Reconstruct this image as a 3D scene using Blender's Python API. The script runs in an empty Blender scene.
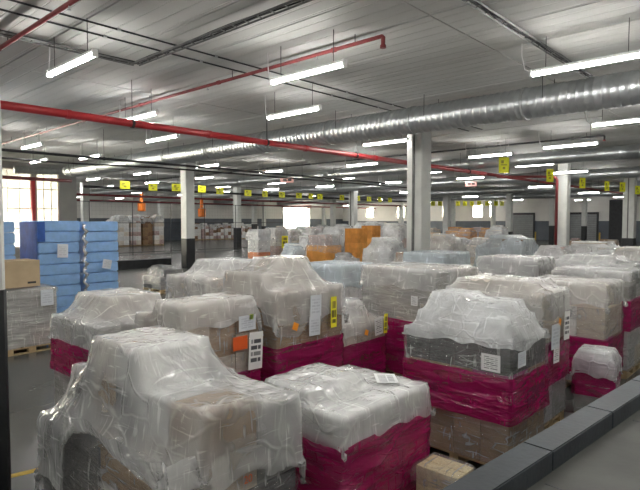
import bpy, bmesh, math, random
import numpy as np
from mathutils import Vector, Matrix, noise

# ------------------------------------------------------------------ camera, world, exposure
CAM_Z = 2.6
TH = math.radians(42.5)
PITCH = math.atan(24 / 540)
FPX = 540.0
sc = bpy.context.scene
col = sc.collection
cam_d = bpy.data.cameras.new('camera')
cam_d.sensor_width = 36
cam_d.lens = 36 * FPX / 640
cam_d.clip_end = 500
cam = bpy.data.objects.new('camera', cam_d)
col.objects.link(cam)
FWD = Vector((math.cos(TH) * math.cos(PITCH), math.sin(TH) * math.cos(PITCH), -math.sin(PITCH)))
RGT = Vector((math.sin(TH), -math.cos(TH), 0))
UPV = RGT.cross(FWD)
cam.matrix_world = Matrix(((RGT.x, UPV.x, -FWD.x, 0), (RGT.y, UPV.y, -FWD.y, 0), (RGT.z, UPV.z, -FWD.z, CAM_Z), (0, 0, 0, 1)))
sc.camera = cam

TUBE_POWER = 20.0
world = bpy.data.worlds.new('daylight')
sc.world = world
world.use_nodes = True
bg = world.node_tree.nodes['Background']
bg.inputs[0].default_value = (1.0, 0.90, 0.75, 1)
bg.inputs[1].default_value = 14.0
sc.view_settings.view_transform = 'Standard'
sc.view_settings.look = 'None'
sc.view_settings.gamma = 1
sc.view_settings.use_curve_mapping = False
sc.view_settings.exposure = 2.0
sc.cycles.transparent_max_bounces = 48
sc.cycles.max_bounces = 7
sc.cycles.diffuse_bounces = 4
sc.cycles.sample_clamp_indirect = 4

CEIL = 5.85
CT, ST = math.cos(TH), math.sin(TH)


def at(px, d):
    l = (px - 320) / FPX * d
    return (d * CT + l * ST, d * ST - l * CT)


def G(px, py, z):
    v = FWD * FPX + RGT * (px - 320) + UPV * (245 - py)
    k = (z - CAM_Z) / v.z
    return Vector((0, 0, CAM_Z)) + v * k


# ------------------------------------------------------------------ materials
def mat_base(name):
    m = bpy.data.materials.new(name)
    m.use_nodes = True
    nt = m.node_tree
    return m, nt, nt.nodes['Principled BSDF'], nt.nodes['Material Output']


def paint(name, rgb, rough=0.5, metal=0.0, var=0.12, scale=4.0, bump=0.0, bscale=30.0, spec=0.5):
    m, nt, p, out = mat_base(name)
    tc = nt.nodes.new('ShaderNodeTexCoord')
    n = nt.nodes.new('ShaderNodeTexNoise')
    n.inputs['Scale'].default_value = scale
    n.inputs['Detail'].default_value = 5
    nt.links.new(tc.outputs['Object'], n.inputs['Vector'])
    r = nt.nodes.new('ShaderNodeValToRGB')
    a = [max(0, c * (1 - var)) for c in rgb]
    b = [min(1, c * (1 + var)) for c in rgb]
    r.color_ramp.elements[0].color = (*a, 1)
    r.color_ramp.elements[1].color = (*b, 1)
    r.color_ramp.elements[0].position = 0.3
    r.color_ramp.elements[1].position = 0.7
    nt.links.new(n.outputs['Fac'], r.inputs['Fac'])
    nt.links.new(r.outputs['Color'], p.inputs['Base Color'])
    p.inputs['Roughness'].default_value = rough
    p.inputs['Metallic'].default_value = metal
    p.inputs['Specular IOR Level'].default_value = spec
    if bump:
        n2 = nt.nodes.new('ShaderNodeTexNoise')
        n2.inputs['Scale'].default_value = bscale
        n2.inputs['Detail'].default_value = 4
        nt.links.new(tc.outputs['Object'], n2.inputs['Vector'])
        bp = nt.nodes.new('ShaderNodeBump')
        bp.inputs['Strength'].default_value = bump
        bp.inputs['Distance'].default_value = 0.01
        nt.links.new(n2.outputs['Fac'], bp.inputs['Height'])
        nt.links.new(bp.outputs['Normal'], p.inputs['Normal'])
    return m


def emit(name, rgb, s):
    m, nt, p, out = mat_base(name)
    p.inputs['Base Color'].default_value = (*rgb, 1)
    p.inputs['Emission Color'].default_value = (*rgb, 1)
    p.inputs['Emission Strength'].default_value = s
    return m


def film(name, rgb, a0, a1, rough=0.16, wscale=(1, 1, 1), bump=0.5, trans=0.25, crease=4.0, fold=(9, 9, 2.2), streak=.27):
    """thin plastic film: softly uneven milkiness, sharp creases and small facets in the relief"""
    m, nt, p, out = mat_base(name)
    N, Lk = nt.nodes.new, nt.links.new
    tc = N('ShaderNodeTexCoord')
    mp = N('ShaderNodeMapping')
    mp.inputs['Scale'].default_value = wscale
    Lk(tc.outputs['Object'], mp.inputs['Vector'])
    wn = N('ShaderNodeTexNoise')
    wn.inputs['Scale'].default_value = 2.0
    wn.inputs['Detail'].default_value = 2
    Lk(mp.outputs[0], wn.inputs['Vector'])
    warp = N('ShaderNodeVectorMath'); warp.operation = 'MULTIPLY_ADD'
    Lk(wn.outputs['Color'], warp.inputs[0])
    warp.inputs[1].default_value = (.35, .35, .35)
    Lk(mp.outputs[0], warp.inputs[2])
    v1 = N('ShaderNodeTexVoronoi'); v1.feature = 'DISTANCE_TO_EDGE'; v1.inputs['Scale'].default_value = crease
    v2 = N('ShaderNodeTexVoronoi'); v2.feature = 'F1'; v2.inputs['Scale'].default_value = crease * 1.7
    Lk(warp.outputs[0], v1.inputs['Vector']); Lk(warp.outputs[0], v2.inputs['Vector'])
    cr = N('ShaderNodeMapRange'); cr.inputs['From Min'].default_value = 0; cr.inputs['From Max'].default_value = .06
    cr.inputs['To Min'].default_value = 1; cr.inputs['To Max'].default_value = 0
    Lk(v1.outputs['Distance'], cr.inputs['Value'])
    md = N('ShaderNodeMath'); md.operation = 'MULTIPLY'            # creases fade in and out
    mk = N('ShaderNodeMapRange'); mk.inputs['From Min'].default_value = .45; mk.inputs['From Max'].default_value = .7
    n3 = N('ShaderNodeTexNoise'); n3.inputs['Scale'].default_value = 2.7; n3.inputs['Detail'].default_value = 1
    Lk(tc.outputs['Object'], n3.inputs['Vector']); Lk(n3.outputs['Fac'], mk.inputs['Value'])
    Lk(cr.outputs[0], md.inputs[0]); Lk(mk.outputs[0], md.inputs[1])
    h1 = N('ShaderNodeMath'); h1.operation = 'MULTIPLY_ADD'
    Lk(v2.outputs['Distance'], h1.inputs[0]); h1.inputs[1].default_value = .3
    fm_ = N('ShaderNodeMapping'); fm_.inputs['Scale'].default_value = fold
    Lk(tc.outputs['Object'], fm_.inputs['Vector'])
    fn = N('ShaderNodeTexNoise'); fn.inputs['Scale'].default_value = 1.0; fn.inputs['Detail'].default_value = 3; fn.inputs['Distortion'].default_value = .9
    Lk(fm_.outputs[0], fn.inputs['Vector'])
    h0 = N('ShaderNodeMath'); h0.operation = 'MULTIPLY_ADD'
    Lk(fn.outputs['Fac'], h0.inputs[0]); h0.inputs[1].default_value = 1.3
    h2 = N('ShaderNodeMath'); h2.operation = 'MULTIPLY'
    Lk(md.outputs[0], h2.inputs[0]); h2.inputs[1].default_value = .45
    Lk(h2.outputs[0], h1.inputs[2])
    bp = N('ShaderNodeBump'); bp.inputs['Strength'].default_value = bump; bp.inputs['Distance'].default_value = .05
    Lk(h1.outputs[0], h0.inputs[2]); Lk(h0.outputs[0], bp.inputs['Height'])
    mr = N('ShaderNodeMapRange')
    mr.inputs['From Min'].default_value = .3; mr.inputs['From Max'].default_value = .7
    mr.inputs['To Min'].default_value = a0; mr.inputs['To Max'].default_value = a1
    Lk(wn.outputs['Fac'], mr.inputs['Value'])
    al = N('ShaderNodeMath'); al.operation = 'MULTIPLY_ADD'; al.use_clamp = True
    Lk(md.outputs[0], al.inputs[0]); al.inputs[1].default_value = .22
    base = mr.outputs[0]
    for rot, scl, lo in (((.5, .35, .7), (30, 1.3, 4), .60), ((-.55, .3, -.6), (1.4, 28, 5), .61), ((.1, -.2, .2), (4, 4, 38), .62)):  # whitened creases, also imitating specular glints through the film's opacity
        sm = N('ShaderNodeMapping'); sm.inputs['Rotation'].default_value = rot; sm.inputs['Scale'].default_value = scl
        Lk(tc.outputs['Object'], sm.inputs['Vector'])
        sn = N('ShaderNodeTexNoise'); sn.inputs['Scale'].default_value = 1; sn.inputs['Detail'].default_value = 2; sn.inputs['Distortion'].default_value = .5
        Lk(sm.outputs[0], sn.inputs['Vector'])
        sr = N('ShaderNodeMapRange'); sr.interpolation_type = 'SMOOTHSTEP'
        sr.inputs['From Min'].default_value = lo; sr.inputs['From Max'].default_value = lo + .12
        sr.inputs['To Min'].default_value = 0; sr.inputs['To Max'].default_value = streak
        Lk(sn.outputs['Fac'], sr.inputs['Value'])
        sa = N('ShaderNodeMath'); sa.operation = 'ADD'
        Lk(base, sa.inputs[0]); Lk(sr.outputs[0], sa.inputs[1]); base = sa.outputs[0]
    Lk(base, al.inputs[2])
    p.inputs['Base Color'].default_value = (*rgb, 1)
    p.inputs['Roughness'].default_value = rough
    p.inputs['Specular IOR Level'].default_value = 0.0
    p.inputs['Roughness'].default_value = .8
    Lk(bp.outputs['Normal'], p.inputs['Normal'])
    tl = N('ShaderNodeBsdfTranslucent')
    tl.inputs['Color'].default_value = (*rgb, 1)
    ms = N('ShaderNodeMixShader'); ms.inputs[0].default_value = trans
    Lk(p.outputs[0], ms.inputs[1]); Lk(tl.outputs[0], ms.inputs[2])
    tr = N('ShaderNodeBsdfTransparent')
    tint = [min(1, 0.6 + 0.4 * c / max(rgb)) if min(rgb) > 0.4 else 0.35 + 0.65 * c / max(rgb) for c in rgb]
    tr.inputs['Color'].default_value = (*tint, 1)
    m2 = N('ShaderNodeMixShader')
    Lk(al.outputs[0], m2.inputs[0]); Lk(tr.outputs[0], m2.inputs[1]); Lk(ms.outputs[0], m2.inputs[2])
    gl = N('ShaderNodeBsdfGlossy'); gl.inputs['Roughness'].default_value = rough
    Lk(bp.outputs['Normal'], gl.inputs['Normal'])
    lw = N('ShaderNodeLayerWeight'); lw.inputs['Blend'].default_value = .5      # Schlick reflectance, alike from both sides
    Lk(bp.outputs['Normal'], lw.inputs['Normal'])
    pw = N('ShaderNodeMath'); pw.operation = 'POWER'; pw.inputs[1].default_value = 5
    Lk(lw.outputs['Facing'], pw.inputs[0])
    fr = N('ShaderNodeMath'); fr.operation = 'MULTIPLY_ADD'; fr.inputs[1].default_value = .6; fr.inputs[2].default_value = .085
    Lk(pw.outputs[0], fr.inputs[0])
    m3 = N('ShaderNodeMixShader')
    Lk(fr.outputs[0], m3.inputs[0]); Lk(m2.outputs[0], m3.inputs[1]); Lk(gl.outputs[0], m3.inputs[2])
    Lk(m3.outputs[0], out.inputs['Surface'])
    return m


def carton_mat(name, rgb, var=0.1):
    return paint(name, rgb, 0.75, 0, var, 3.0, 0.15, 8, 0.2)


def concrete_lines(name, rgb, step, rough=0.85, amp=0.5, var=0.08):
    """board-marked concrete: faint lines along Y every step metres, blotches"""
    m, nt, p, out = mat_base(name)
    tc = nt.nodes.new('ShaderNodeNewGeometry')
    sx = nt.nodes.new('ShaderNodeSeparateXYZ')
    nt.links.new(tc.outputs['Position'], sx.inputs[0])
    dv = nt.nodes.new('ShaderNodeMath'); dv.operation = 'DIVIDE'
    nt.links.new(sx.outputs['X'], dv.inputs[0]); dv.inputs[1].default_value = step
    fr = nt.nodes.new('ShaderNodeMath'); fr.operation = 'FRACT'
    nt.links.new(dv.outputs[0], fr.inputs[0])
    pp = nt.nodes.new('ShaderNodeMath'); pp.operation = 'PINGPONG'
    nt.links.new(fr.outputs[0], pp.inputs[0]); pp.inputs[1].default_value = 0.5
    ln = nt.nodes.new('ShaderNodeMapRange')
    ln.inputs['From Min'].default_value = 0.0; ln.inputs['From Max'].default_value = 0.05
    ln.inputs['To Min'].default_value = 0.0; ln.inputs['To Max'].default_value = 1.0
    nt.links.new(pp.outputs[0], ln.inputs['Value'])
    fl = nt.nodes.new('ShaderNodeMath'); fl.operation = 'FLOOR'
    nt.links.new(dv.outputs[0], fl.inputs[0])
    wn = nt.nodes.new('ShaderNodeTexWhiteNoise'); wn.noise_dimensions = '1D'
    nt.links.new(fl.outputs[0], wn.inputs['W'])
    mp = nt.nodes.new('ShaderNodeMapping'); mp.inputs['Scale'].default_value = (1.2, 0.25, 1)
    nt.links.new(tc.outputs['Position'], mp.inputs['Vector'])
    n = nt.nodes.new('ShaderNodeTexNoise'); n.inputs['Scale'].default_value = 1.1; n.inputs['Detail'].default_value = 7
    nt.links.new(mp.outputs[0], n.inputs['Vector'])
    ad = nt.nodes.new('ShaderNodeMath'); ad.operation = 'MULTIPLY_ADD'
    nt.links.new(wn.outputs['Value'], ad.inputs[0]); ad.inputs[1].default_value = 0.25
    nt.links.new(n.outputs['Fac'], ad.inputs[2])
    r = nt.nodes.new('ShaderNodeValToRGB')
    r.color_ramp.elements[0].position = 0.3; r.color_ramp.elements[1].position = 0.95
    r.color_ramp.elements[0].color = (*[c * (1 - var * 1.6) for c in rgb], 1)
    r.color_ramp.elements[1].color = (*[c * (1 + var) for c in rgb], 1)
    nt.links.new(ad.outputs[0], r.inputs['Fac'])
    nt.links.new(r.outputs['Color'], p.inputs['Base Color'])
    bp = nt.nodes.new('ShaderNodeBump'); bp.inputs['Strength'].default_value = amp; bp.inputs['Distance'].default_value = 0.02
    sm = nt.nodes.new('ShaderNodeMath'); sm.operation = 'MULTIPLY_ADD'
    nt.links.new(wn.outputs['Value'], sm.inputs[0]); sm.inputs[1].default_value = 0.5
    nt.links.new(ln.outputs[0], sm.inputs[2])
    nt.links.new(sm.outputs[0], bp.inputs['Height'])
    nt.links.new(bp.outputs['Normal'], p.inputs['Normal'])
    p.inputs['Roughness'].default_value = rough
    p.inputs['Specular IOR Level'].default_value = 0.2
    return m


def paper_mat(name, rgb, ink, rows, cols_=9.0, dens=0.5, horiz=True):
    """printed sheet: short ink strokes in rows (generated coordinates of a thin card)"""
    m, nt, p, out = mat_base(name)
    tc = nt.nodes.new('ShaderNodeTexCoord')
    mp = nt.nodes.new('ShaderNodeMapping')
    nt.links.new(tc.outputs['UV'], mp.inputs['Vector'])
    br = nt.nodes.new('ShaderNodeTexBrick')
    br.inputs['Scale'].default_value = 1.0
    br.inputs['Brick Width'].default_value = 1.0 / cols_
    br.inputs['Row Height'].default_value = 1.0 / rows
    br.inputs['Mortar Size'].default_value = min(.28 / rows, .03)
    br.inputs['Mortar Smooth'].default_value = 0.0
    br.inputs['Color1'].default_value = (*ink, 1)
    br.inputs['Color2'].default_value = (*[i + (c - i) * dens for i, c in zip(ink, rgb)], 1)
    br.inputs['Mortar'].default_value = (*rgb, 1)
    nt.links.new(mp.outputs[0], br.inputs['Vector'])
    # margins stay blank
    sx = nt.nodes.new('ShaderNodeSeparateXYZ'); nt.links.new(tc.outputs['UV'], sx.inputs[0])
    mm = None
    for ax in ('X', 'Y'):
        g = nt.nodes.new('ShaderNodeMath'); g.operation = 'COMPARE'
        nt.links.new(sx.outputs[ax], g.inputs[0]); g.inputs[1].default_value = 0.5; g.inputs[2].default_value = 0.36
        if mm is None:
            mm = g
        else:
            k = nt.nodes.new('ShaderNodeMath'); k.operation = 'MULTIPLY'
            nt.links.new(mm.outputs[0], k.inputs[0]); nt.links.new(g.outputs[0], k.inputs[1]); mm = k
    mix = nt.nodes.new('ShaderNodeMixRGB')
    nt.links.new(mm.outputs[0], mix.inputs[0])
    mix.inputs[1].default_value = (*rgb, 1)
    nt.links.new(br.outputs['Color'], mix.inputs[2])
    nt.links.new(mix.outputs[0], p.inputs['Base Color'])
    p.inputs['Roughness'].default_value = 0.6
    return m


M = {}
M['ceil'] = concrete_lines('ceiling_concrete', (0.56, 0.555, 0.53), 0.3, .85, 1.0, .05)
M['ceil_far'] = concrete_lines('ceiling_concrete_far', (0.50, 0.50, 0.48), 1.2)
M['floor'] = paint('floor_concrete', (0.082, 0.086, 0.081), 0.27, 0, 0.22, 0.6, 0.05, 3)
M['deck'] = paint('deck_concrete', (0.078, 0.079, 0.071), 0.6, 0, 0.25, 1.8, 0.15, 14)
M['kerb'] = paint('kerb_paint', (0.03, 0.037, 0.045), 0.5, 0, 0.25, 5, 0.2, 25)
M['wall'] = paint('wall_paint', (0.62, 0.61, 0.58), 0.8, 0, 0.07, 0.5)
M['wall_dark'] = paint('wall_dado', (0.085, 0.10, 0.12), 0.6, 0, 0.15, 1)
M['wall_grey'] = paint('wall_grey', (0.36, 0.36, 0.34), 0.8, 0, 0.12, 0.8)
M['column'] = paint('column_paint', (0.64, 0.65, 0.62), 0.6, 0, 0.08, 2)
M['black'] = paint('black_paint', (0.018, 0.02, 0.022), 0.5, 0, 0.3, 3)
M['galv'] = paint('galvanised_steel', (0.50, 0.52, 0.53), 0.34, 0.85, 0.08, 5)
M['galv_dull'] = paint('galvanised_dull', (0.42, 0.43, 0.43), 0.45, 0.6, 0.14, 5)
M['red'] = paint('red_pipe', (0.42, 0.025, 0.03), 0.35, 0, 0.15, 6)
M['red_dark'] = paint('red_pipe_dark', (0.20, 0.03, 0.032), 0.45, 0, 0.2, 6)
M['dark'] = paint('dark_steel', (0.03, 0.03, 0.032), 0.5, 0.2, 0.3, 6)
M['tray'] = paint('tray_steel', (0.16, 0.16, 0.155), 0.5, 0.5, 0.2, 6)
M['cable'] = paint('cable_black', (0.02, 0.02, 0.02), 0.5, 0, 0.3, 6)
M['white'] = paint('white_enamel', (0.72, 0.72, 0.70), 0.4, 0, 0.04, 2)
M['tube'] = emit('tube_glow', (1.0, 0.985, 0.95), TUBE_POWER)
M['yellow'] = paint('yellow_card', (0.78, 0.78, 0.02), 0.5, 0, 0.05, 3)
M['ink'] = paint('ink', (0.30, 0.29, 0.03), 0.6, 0, 0.2, 3)
M['pinksign'] = paint('exit_sign', (0.55, 0.30, 0.27), 0.5, 0, 0.1, 6)
M['orange'] = paint('orange_plastic', (0.80, 0.20, 0.02), 0.45, 0, 0.1, 6)
M['orange_dot'] = paint('orange_sticker', (0.95, 0.35, 0.02), 0.5, 0, 0.05, 6)
M['red_sq'] = paint('red_sticker', (0.75, 0.12, 0.02), 0.5, 0, 0.3, 20)
M['lime'] = paint('lime_sticker', (0.6, 0.8, 0.05), 0.5, 0, 0.05, 6)
M['yline'] = paint('yellow_line', (0.55, 0.38, 0.05), 0.6, 0, 0.35, 7)
M['fline'] = paint('floor_line', (0.06, 0.062, 0.065), 0.6, 0, 0.2, 3)
M['shutter'] = paint('shutter_steel', (0.20, 0.21, 0.215), 0.5, 0.3, 0.1, 2)
M['frame'] = paint('window_frame', (0.70, 0.62, 0.55), 0.6, 0, 0.1, 3)
M['wood'] = paint('pallet_wood', (0.40, 0.29, 0.16), 0.8, 0, 0.25, 9, 0.3, 30, 0.2)
M['plywood'] = paint('plywood', (0.62, 0.50, 0.28), 0.6, 0, 0.2, 9)
m, nt, p, out = mat_base('window_glass')
p.inputs['Base Color'].default_value = (0.9, 0.93, 0.93, 1)
p.inputs['Roughness'].default_value = 0.1
tr = nt.nodes.new('ShaderNodeBsdfTransparent'); tr.inputs['Color'].default_value = (0.94, 0.96, 0.95, 1)
ms = nt.nodes.new('ShaderNodeMixShader'); ms.inputs[0].default_value = 0.12
nt.links.new(tr.outputs[0], ms.inputs[1]); nt.links.new(p.outputs[0], ms.inputs[2]); nt.links.new(ms.outputs[0], out.inputs['Surface'])
M['glass'] = m

M['kraft'] = carton_mat('kraft_carton', (0.32, 0.21, 0.115))
M['kraft2'] = carton_mat('kraft_carton_dull', (0.24, 0.16, 0.09))
M['tan'] = carton_mat('tan_carton', (0.50, 0.39, 0.25))
M['beige'] = carton_mat('beige_carton', (0.52, 0.45, 0.37))
M['beige2'] = carton_mat('beige_carton_pale', (0.68, 0.62, 0.54))
M['grey'] = carton_mat('grey_carton', (0.28, 0.275, 0.265))
M['grey2'] = carton_mat('grey_carton_pale', (0.47, 0.46, 0.445))
M['white_c'] = carton_mat('white_carton', (0.80, 0.80, 0.78))
M['white_c2'] = carton_mat('white_carton_dull', (0.70, 0.70, 0.69))
M['dark_c'] = carton_mat('dark_carton', (0.05, 0.05, 0.053), 0.3)
M['dark_c2'] = carton_mat('charcoal_carton', (0.085, 0.085, 0.09), 0.3)
M['mag_c'] = carton_mat('magenta_carton', (0.30, 0.02, 0.16), 0.2)
M['orange_c'] = carton_mat('orange_carton', (0.64, 0.29, 0.07), 0.2)
M['orange_c2'] = carton_mat('orange_carton_dull', (0.54, 0.23, 0.05), 0.2)
M['brown_c'] = carton_mat('brown_sack', (0.25, 0.15, 0.09), 0.3)
M['pinkish_c'] = carton_mat('printed_carton', (0.48, 0.36, 0.34), 0.3)
M['film'] = film('clear_film', (0.86, 0.86, 0.85), 0.07, 0.26, 0.11, (1, 1, 2.5), 0.6, .2, 3.5, (3, 3, 22))
M['film_sheet'] = film('cover_film', (0.93, 0.935, 0.93), 0.22, 0.54, 0.09, (1, 1, 1), 0.6, .15, 3.2, (5.5, 5.5, 1.8))
M['film_puffy'] = film('crumpled_film', (0.92, 0.94, 0.95), 0.4, 0.76, 0.10, (1, 1, 1), 0.85, .15, 4.5, (6, 6, 4))
M['film_blue'] = film('bluish_film', (0.74, 0.83, 0.88), 0.42, 0.7, 0.12, (1, 1, 1), 0.5, .15, 3.0)
M['film_grey'] = film('grey_film', (0.74, 0.73, 0.70), 0.3, 0.55, 0.15, (.8, .8, 4), 0.6, .2, 3.0, (2, 2, 20))
M['film_pink'] = film('magenta_film', (0.44, 0.010, 0.13), 0.45, 0.74, 0.10, (.8, .8, 3.5), 0.6, 0.12, 3.5, (3, 3, 14), .2)
M['blue_pack'] = paint('blue_pack', (0.27, 0.47, 0.78), 0.42, 0, 0.14, 5, 0.5, 9)
M['blue_deep'] = paint('blue_deep_pack', (0.03, 0.11, 0.42), 0.6, 0, 0.25, 5, 0.5, 9)
M['silver'] = paint('silver_foil', (0.62, 0.62, 0.64), 0.2, 0.7, 0.2, 12, 0.8, 14)
M['paper'] = paper_mat('printed_paper', (0.80, 0.80, 0.80), (0.12, 0.12, 0.13), 9, 2.2, 0.7)
M['paper_big'] = paper_mat('listed_paper', (0.82, 0.82, 0.80), (0.05, 0.05, 0.06), 6, 1.6, 0.4)
M['paper_bar'] = paper_mat('barcode_paper', (0.85, 0.86, 0.87), (0.1, 0.1, 0.12), 2.2, 9, 0.5)
M['paper_plain'] = paper_mat('bluish_paper', (0.66, 0.70, 0.74), (0.50, 0.53, 0.58), 7, 2.0, 0.6)
M['paper_yellow'] = paper_mat('yellow_paper', (0.86, 0.80, 0.02), (0.15, 0.13, 0.02), 3.4, 1.7, 0.2)


# ------------------------------------------------------------------ mesh helpers
class MB:
    def __init__(s):
        s.v, s.f = [], []

    def box(s, x0, x1, y0, y1, z0, z1):
        b = len(s.v)
        s.v += [(x0, y0, z0), (x1, y0, z0), (x1, y1, z0), (x0, y1, z0), (x0, y0, z1), (x1, y0, z1), (x1, y1, z1), (x0, y1, z1)]
        s.f += [tuple(b + i for i in q) for q in ((0, 3, 2, 1), (4, 5, 6, 7), (0, 1, 5, 4), (1, 2, 6, 5), (2, 3, 7, 6), (3, 0, 4, 7))]
        return s

    def tube(s, pts, r, n=10, cap=True):
        """round bar along a polyline; r a number or a list"""
        P = [Vector(p) for p in pts]
        R = r if isinstance(r, (list, tuple)) else [r] * len(P)
        b = len(s.v)
        prev = None
        for i, p in enumerate(P):
            t = (P[min(i + 1, len(P) - 1)] - P[max(i - 1, 0)]).normalized()
            if prev is None:
                a = Vector((0, 0, 1)) if abs(t.z) < 0.9 else Vector((1, 0, 0))
                u = t.cross(a).normalized()
            else:
                u = (prev - t * prev.dot(t)).normalized()
            prev = u
            w = t.cross(u)
            for k in range(n):
                an = 2 * math.pi * k / n
                s.v.append(tuple(p + (u * math.cos(an) + w * math.sin(an)) * R[i]))
        for i in range(len(P) - 1):
            for k in range(n):
                a0 = b + i * n + k
                a1 = b + i * n + (k + 1) % n
                s.f.append((a0, a1, a1 + n, a0 + n))
        if cap:
            s.f.append(tuple(b + k for k in reversed(range(n))))
            e = b + (len(P) - 1) * n
            s.f.append(tuple(e + k for k in range(n)))
        return s

    def mesh(s, name, m, smooth=False):
        me = bpy.data.meshes.new(name)
        me.from_pydata(s.v, [], s.f)
        me.materials.append(M[m])
        if smooth:
            me.shade_smooth()
        me.update()
        return me

    def build(s, name, m, parent=None, smooth=False, loc=(0, 0, 0)):
        return link(name, s.mesh(name, m, smooth), parent, loc)


def link(name, me, parent=None, loc=(0, 0, 0), rot=(0, 0, 0), scale=(1, 1, 1)):
    o = bpy.data.objects.new(name, me)
    col.objects.link(o)
    o.parent = parent
    o.location = loc
    o.rotation_euler = rot
    o.scale = scale
    return o


def tag(o, label=None, cat=None, group=None, kind=None):
    if label: o['label'] = label
    if cat: o['category'] = cat
    if group: o['group'] = group
    if kind: o['kind'] = kind
    return o


def empty(name, loc, rz=0, label=None, cat=None, group=None, kind=None):
    o = bpy.data.objects.new(name, None)
    col.objects.link(o)
    o.location = loc
    o.rotation_euler = (0, 0, rz)
    o.empty_display_size = 0.1
    return tag(o, label, cat, group, kind)


def copy_tree(o, parent=None):
    c = o.copy()
    col.objects.link(c)
    c.parent = parent
    for ch in list(o.children):
        copy_tree(ch, c)
    return c


# bevelled unit cube shared by all cartons of one colour
UNIT = {}


def unit_cube(m):
    if m not in UNIT:
        UNIT[m] = MB().box(-.5, .5, -.5, .5, -.5, .5).mesh('carton_' + m, m)
    return UNIT[m]


CARD = {}


def card_mesh(m):
    """thin card 1 x 1 in the XZ plane facing -Y, with UVs"""
    if m not in CARD:
        me = bpy.data.meshes.new('card_' + m)
        v = [(-.5, 0, -.5), (.5, 0, -.5), (.5, 0, .5), (-.5, 0, .5), (-.5, 1, -.5), (.5, 1, -.5), (.5, 1, .5), (-.5, 1, .5)]
        f = [(0, 1, 2, 3), (5, 4, 7, 6), (0, 4, 5, 1), (3, 2, 6, 7), (0, 3, 7, 4), (1, 5, 6, 2)]
        me.from_pydata(v, [], f)
        uv = me.uv_layers.new(name='UVMap')
        for l in me.loops:
            c = v[l.vertex_index]
            uv.data[l.index].uv = (c[0] + .5, c[2] + .5)
        me.materials.append(M[m])
        CARD[m] = me
    return CARD[m]


# ------------------------------------------------------------------ the building
XL, XR, YN, YB = -10.0, 76.0, -7.0, 64.0
tag(MB().box(XL, XR, YN, YB, -0.2, 0).build('floor', 'floor'), kind='structure')

# ceiling: base slab and the precast slabs one can tell apart
ceil = tag(MB().box(XL, XR, YN, YB, CEIL + 0.025, CEIL + 0.3).build('ceiling', 'ceil_far'), kind='structure')
rs = random.Random(4)
slab_me = MB().box(0, 1.165, 0, 7.97, 0, 0.03).mesh('slab', 'ceil')
for i in range(22):
    for j in range(4):
        link('slab', slab_me, ceil, (-2 + i * 1.2, -6.0 + j * 8.0 + 2.6, CEIL - rs.random() * 0.008))
MB().box(24.4, XR, YN, YB, CEIL, CEIL + 0.024).build('slab_field', 'ceil_far', ceil)
MB().box(XL, 24.39, 28.62, YB, CEIL, CEIL + 0.024).build('slab_field', 'ceil_far', ceil)
MB().box(XL, -2.02, YN, 28.6, CEIL, CEIL + 0.024).build('slab_field', 'ceil_far', ceil)

# walls
def wall(name, rects, mname, dado=None):
    w = MB()
    for r in rects: w.box(*r)
    return tag(w.build(name, mname), kind='structure')

# window wall on the left (Y = 32.5, X from -10 to 14)
WY = 32.5
WIN = [(2.2, 5.6), (6.0, 11.5), (11.75, 13.0)]
WZ0, WZ1 = 1.1, 5.5
rects = [(XL, 2.2, WY, WY + .3, 0, CEIL), (2.2, 14.0, WY, WY + .3, 0, WZ0), (2.2, 14.0, WY, WY + .3, WZ1, CEIL),
         (5.6, 6.0, WY, WY + .3, WZ0, WZ1), (11.5, 11.75, WY, WY + .3, WZ0, WZ1), (13.0, 14.0, WY, WY + .3, WZ0, WZ1)]
wall('wall_left', rects, 'wall_grey')
for n, (a, b) in enumerate(WIN):
    root = empty('window_%d' % (n + 1), ((a + b) / 2, WY + .12, WZ0), kind='structure')
    w, h = (b - a) / 2, WZ1 - WZ0
    fr = MB()
    fr.box(-w, -w + .06, -.05, .05, 0, h).box(w - .06, w, -.05, .05, 0, h).box(-w + .06, w - .06, -.05, .05, 0, .06).box(-w + .06, w - .06, -.05, .05, h - .06, h)
    fr = fr.build('window_frame', 'frame', root)
    nm = max(3, round((b - a) / 0.62))
    nh = 4
    for k in range(1, nm):
        x = -w + 2 * w * k / nm
        MB().box(x - .02, x + .02, -.03, .03, .06, h - .06).build('mullion', 'frame', fr)
    for k in range(1, nh):
        z = h * k / nh
        MB().box(-w + .06, w - .06, -.025, .025, z - .02, z + .02).build('glazing_bar', 'frame', fr)
    for i in range(nm):
        for j in range(nh):
            x0, x1 = -w + 2 * w * i / nm + .02, -w + 2 * w * (i + 1) / nm - .02
            z0, z1 = h * j / nh + .02, h * (j + 1) / nh - .02
            MB().box(max(x0, -w + .06), min(x1, w - .06), -.004, .004, max(z0, .06), min(z1, h - .06)).build('pane', 'glass', fr)

tag(MB().box(13.7, 14.0, WY + .3, YB, 0, CEIL).build('wall_return', 'wall_grey'), kind='structure')
tag(MB().box(XL - .3, XL, YN, WY + .3, 0, CEIL).build('wall_side', 'wall'), kind='structure')
tag(MB().box(XL, XR, YN - .3, YN, 0, CEIL).build('wall_near', 'wall'), kind='structure')

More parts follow.
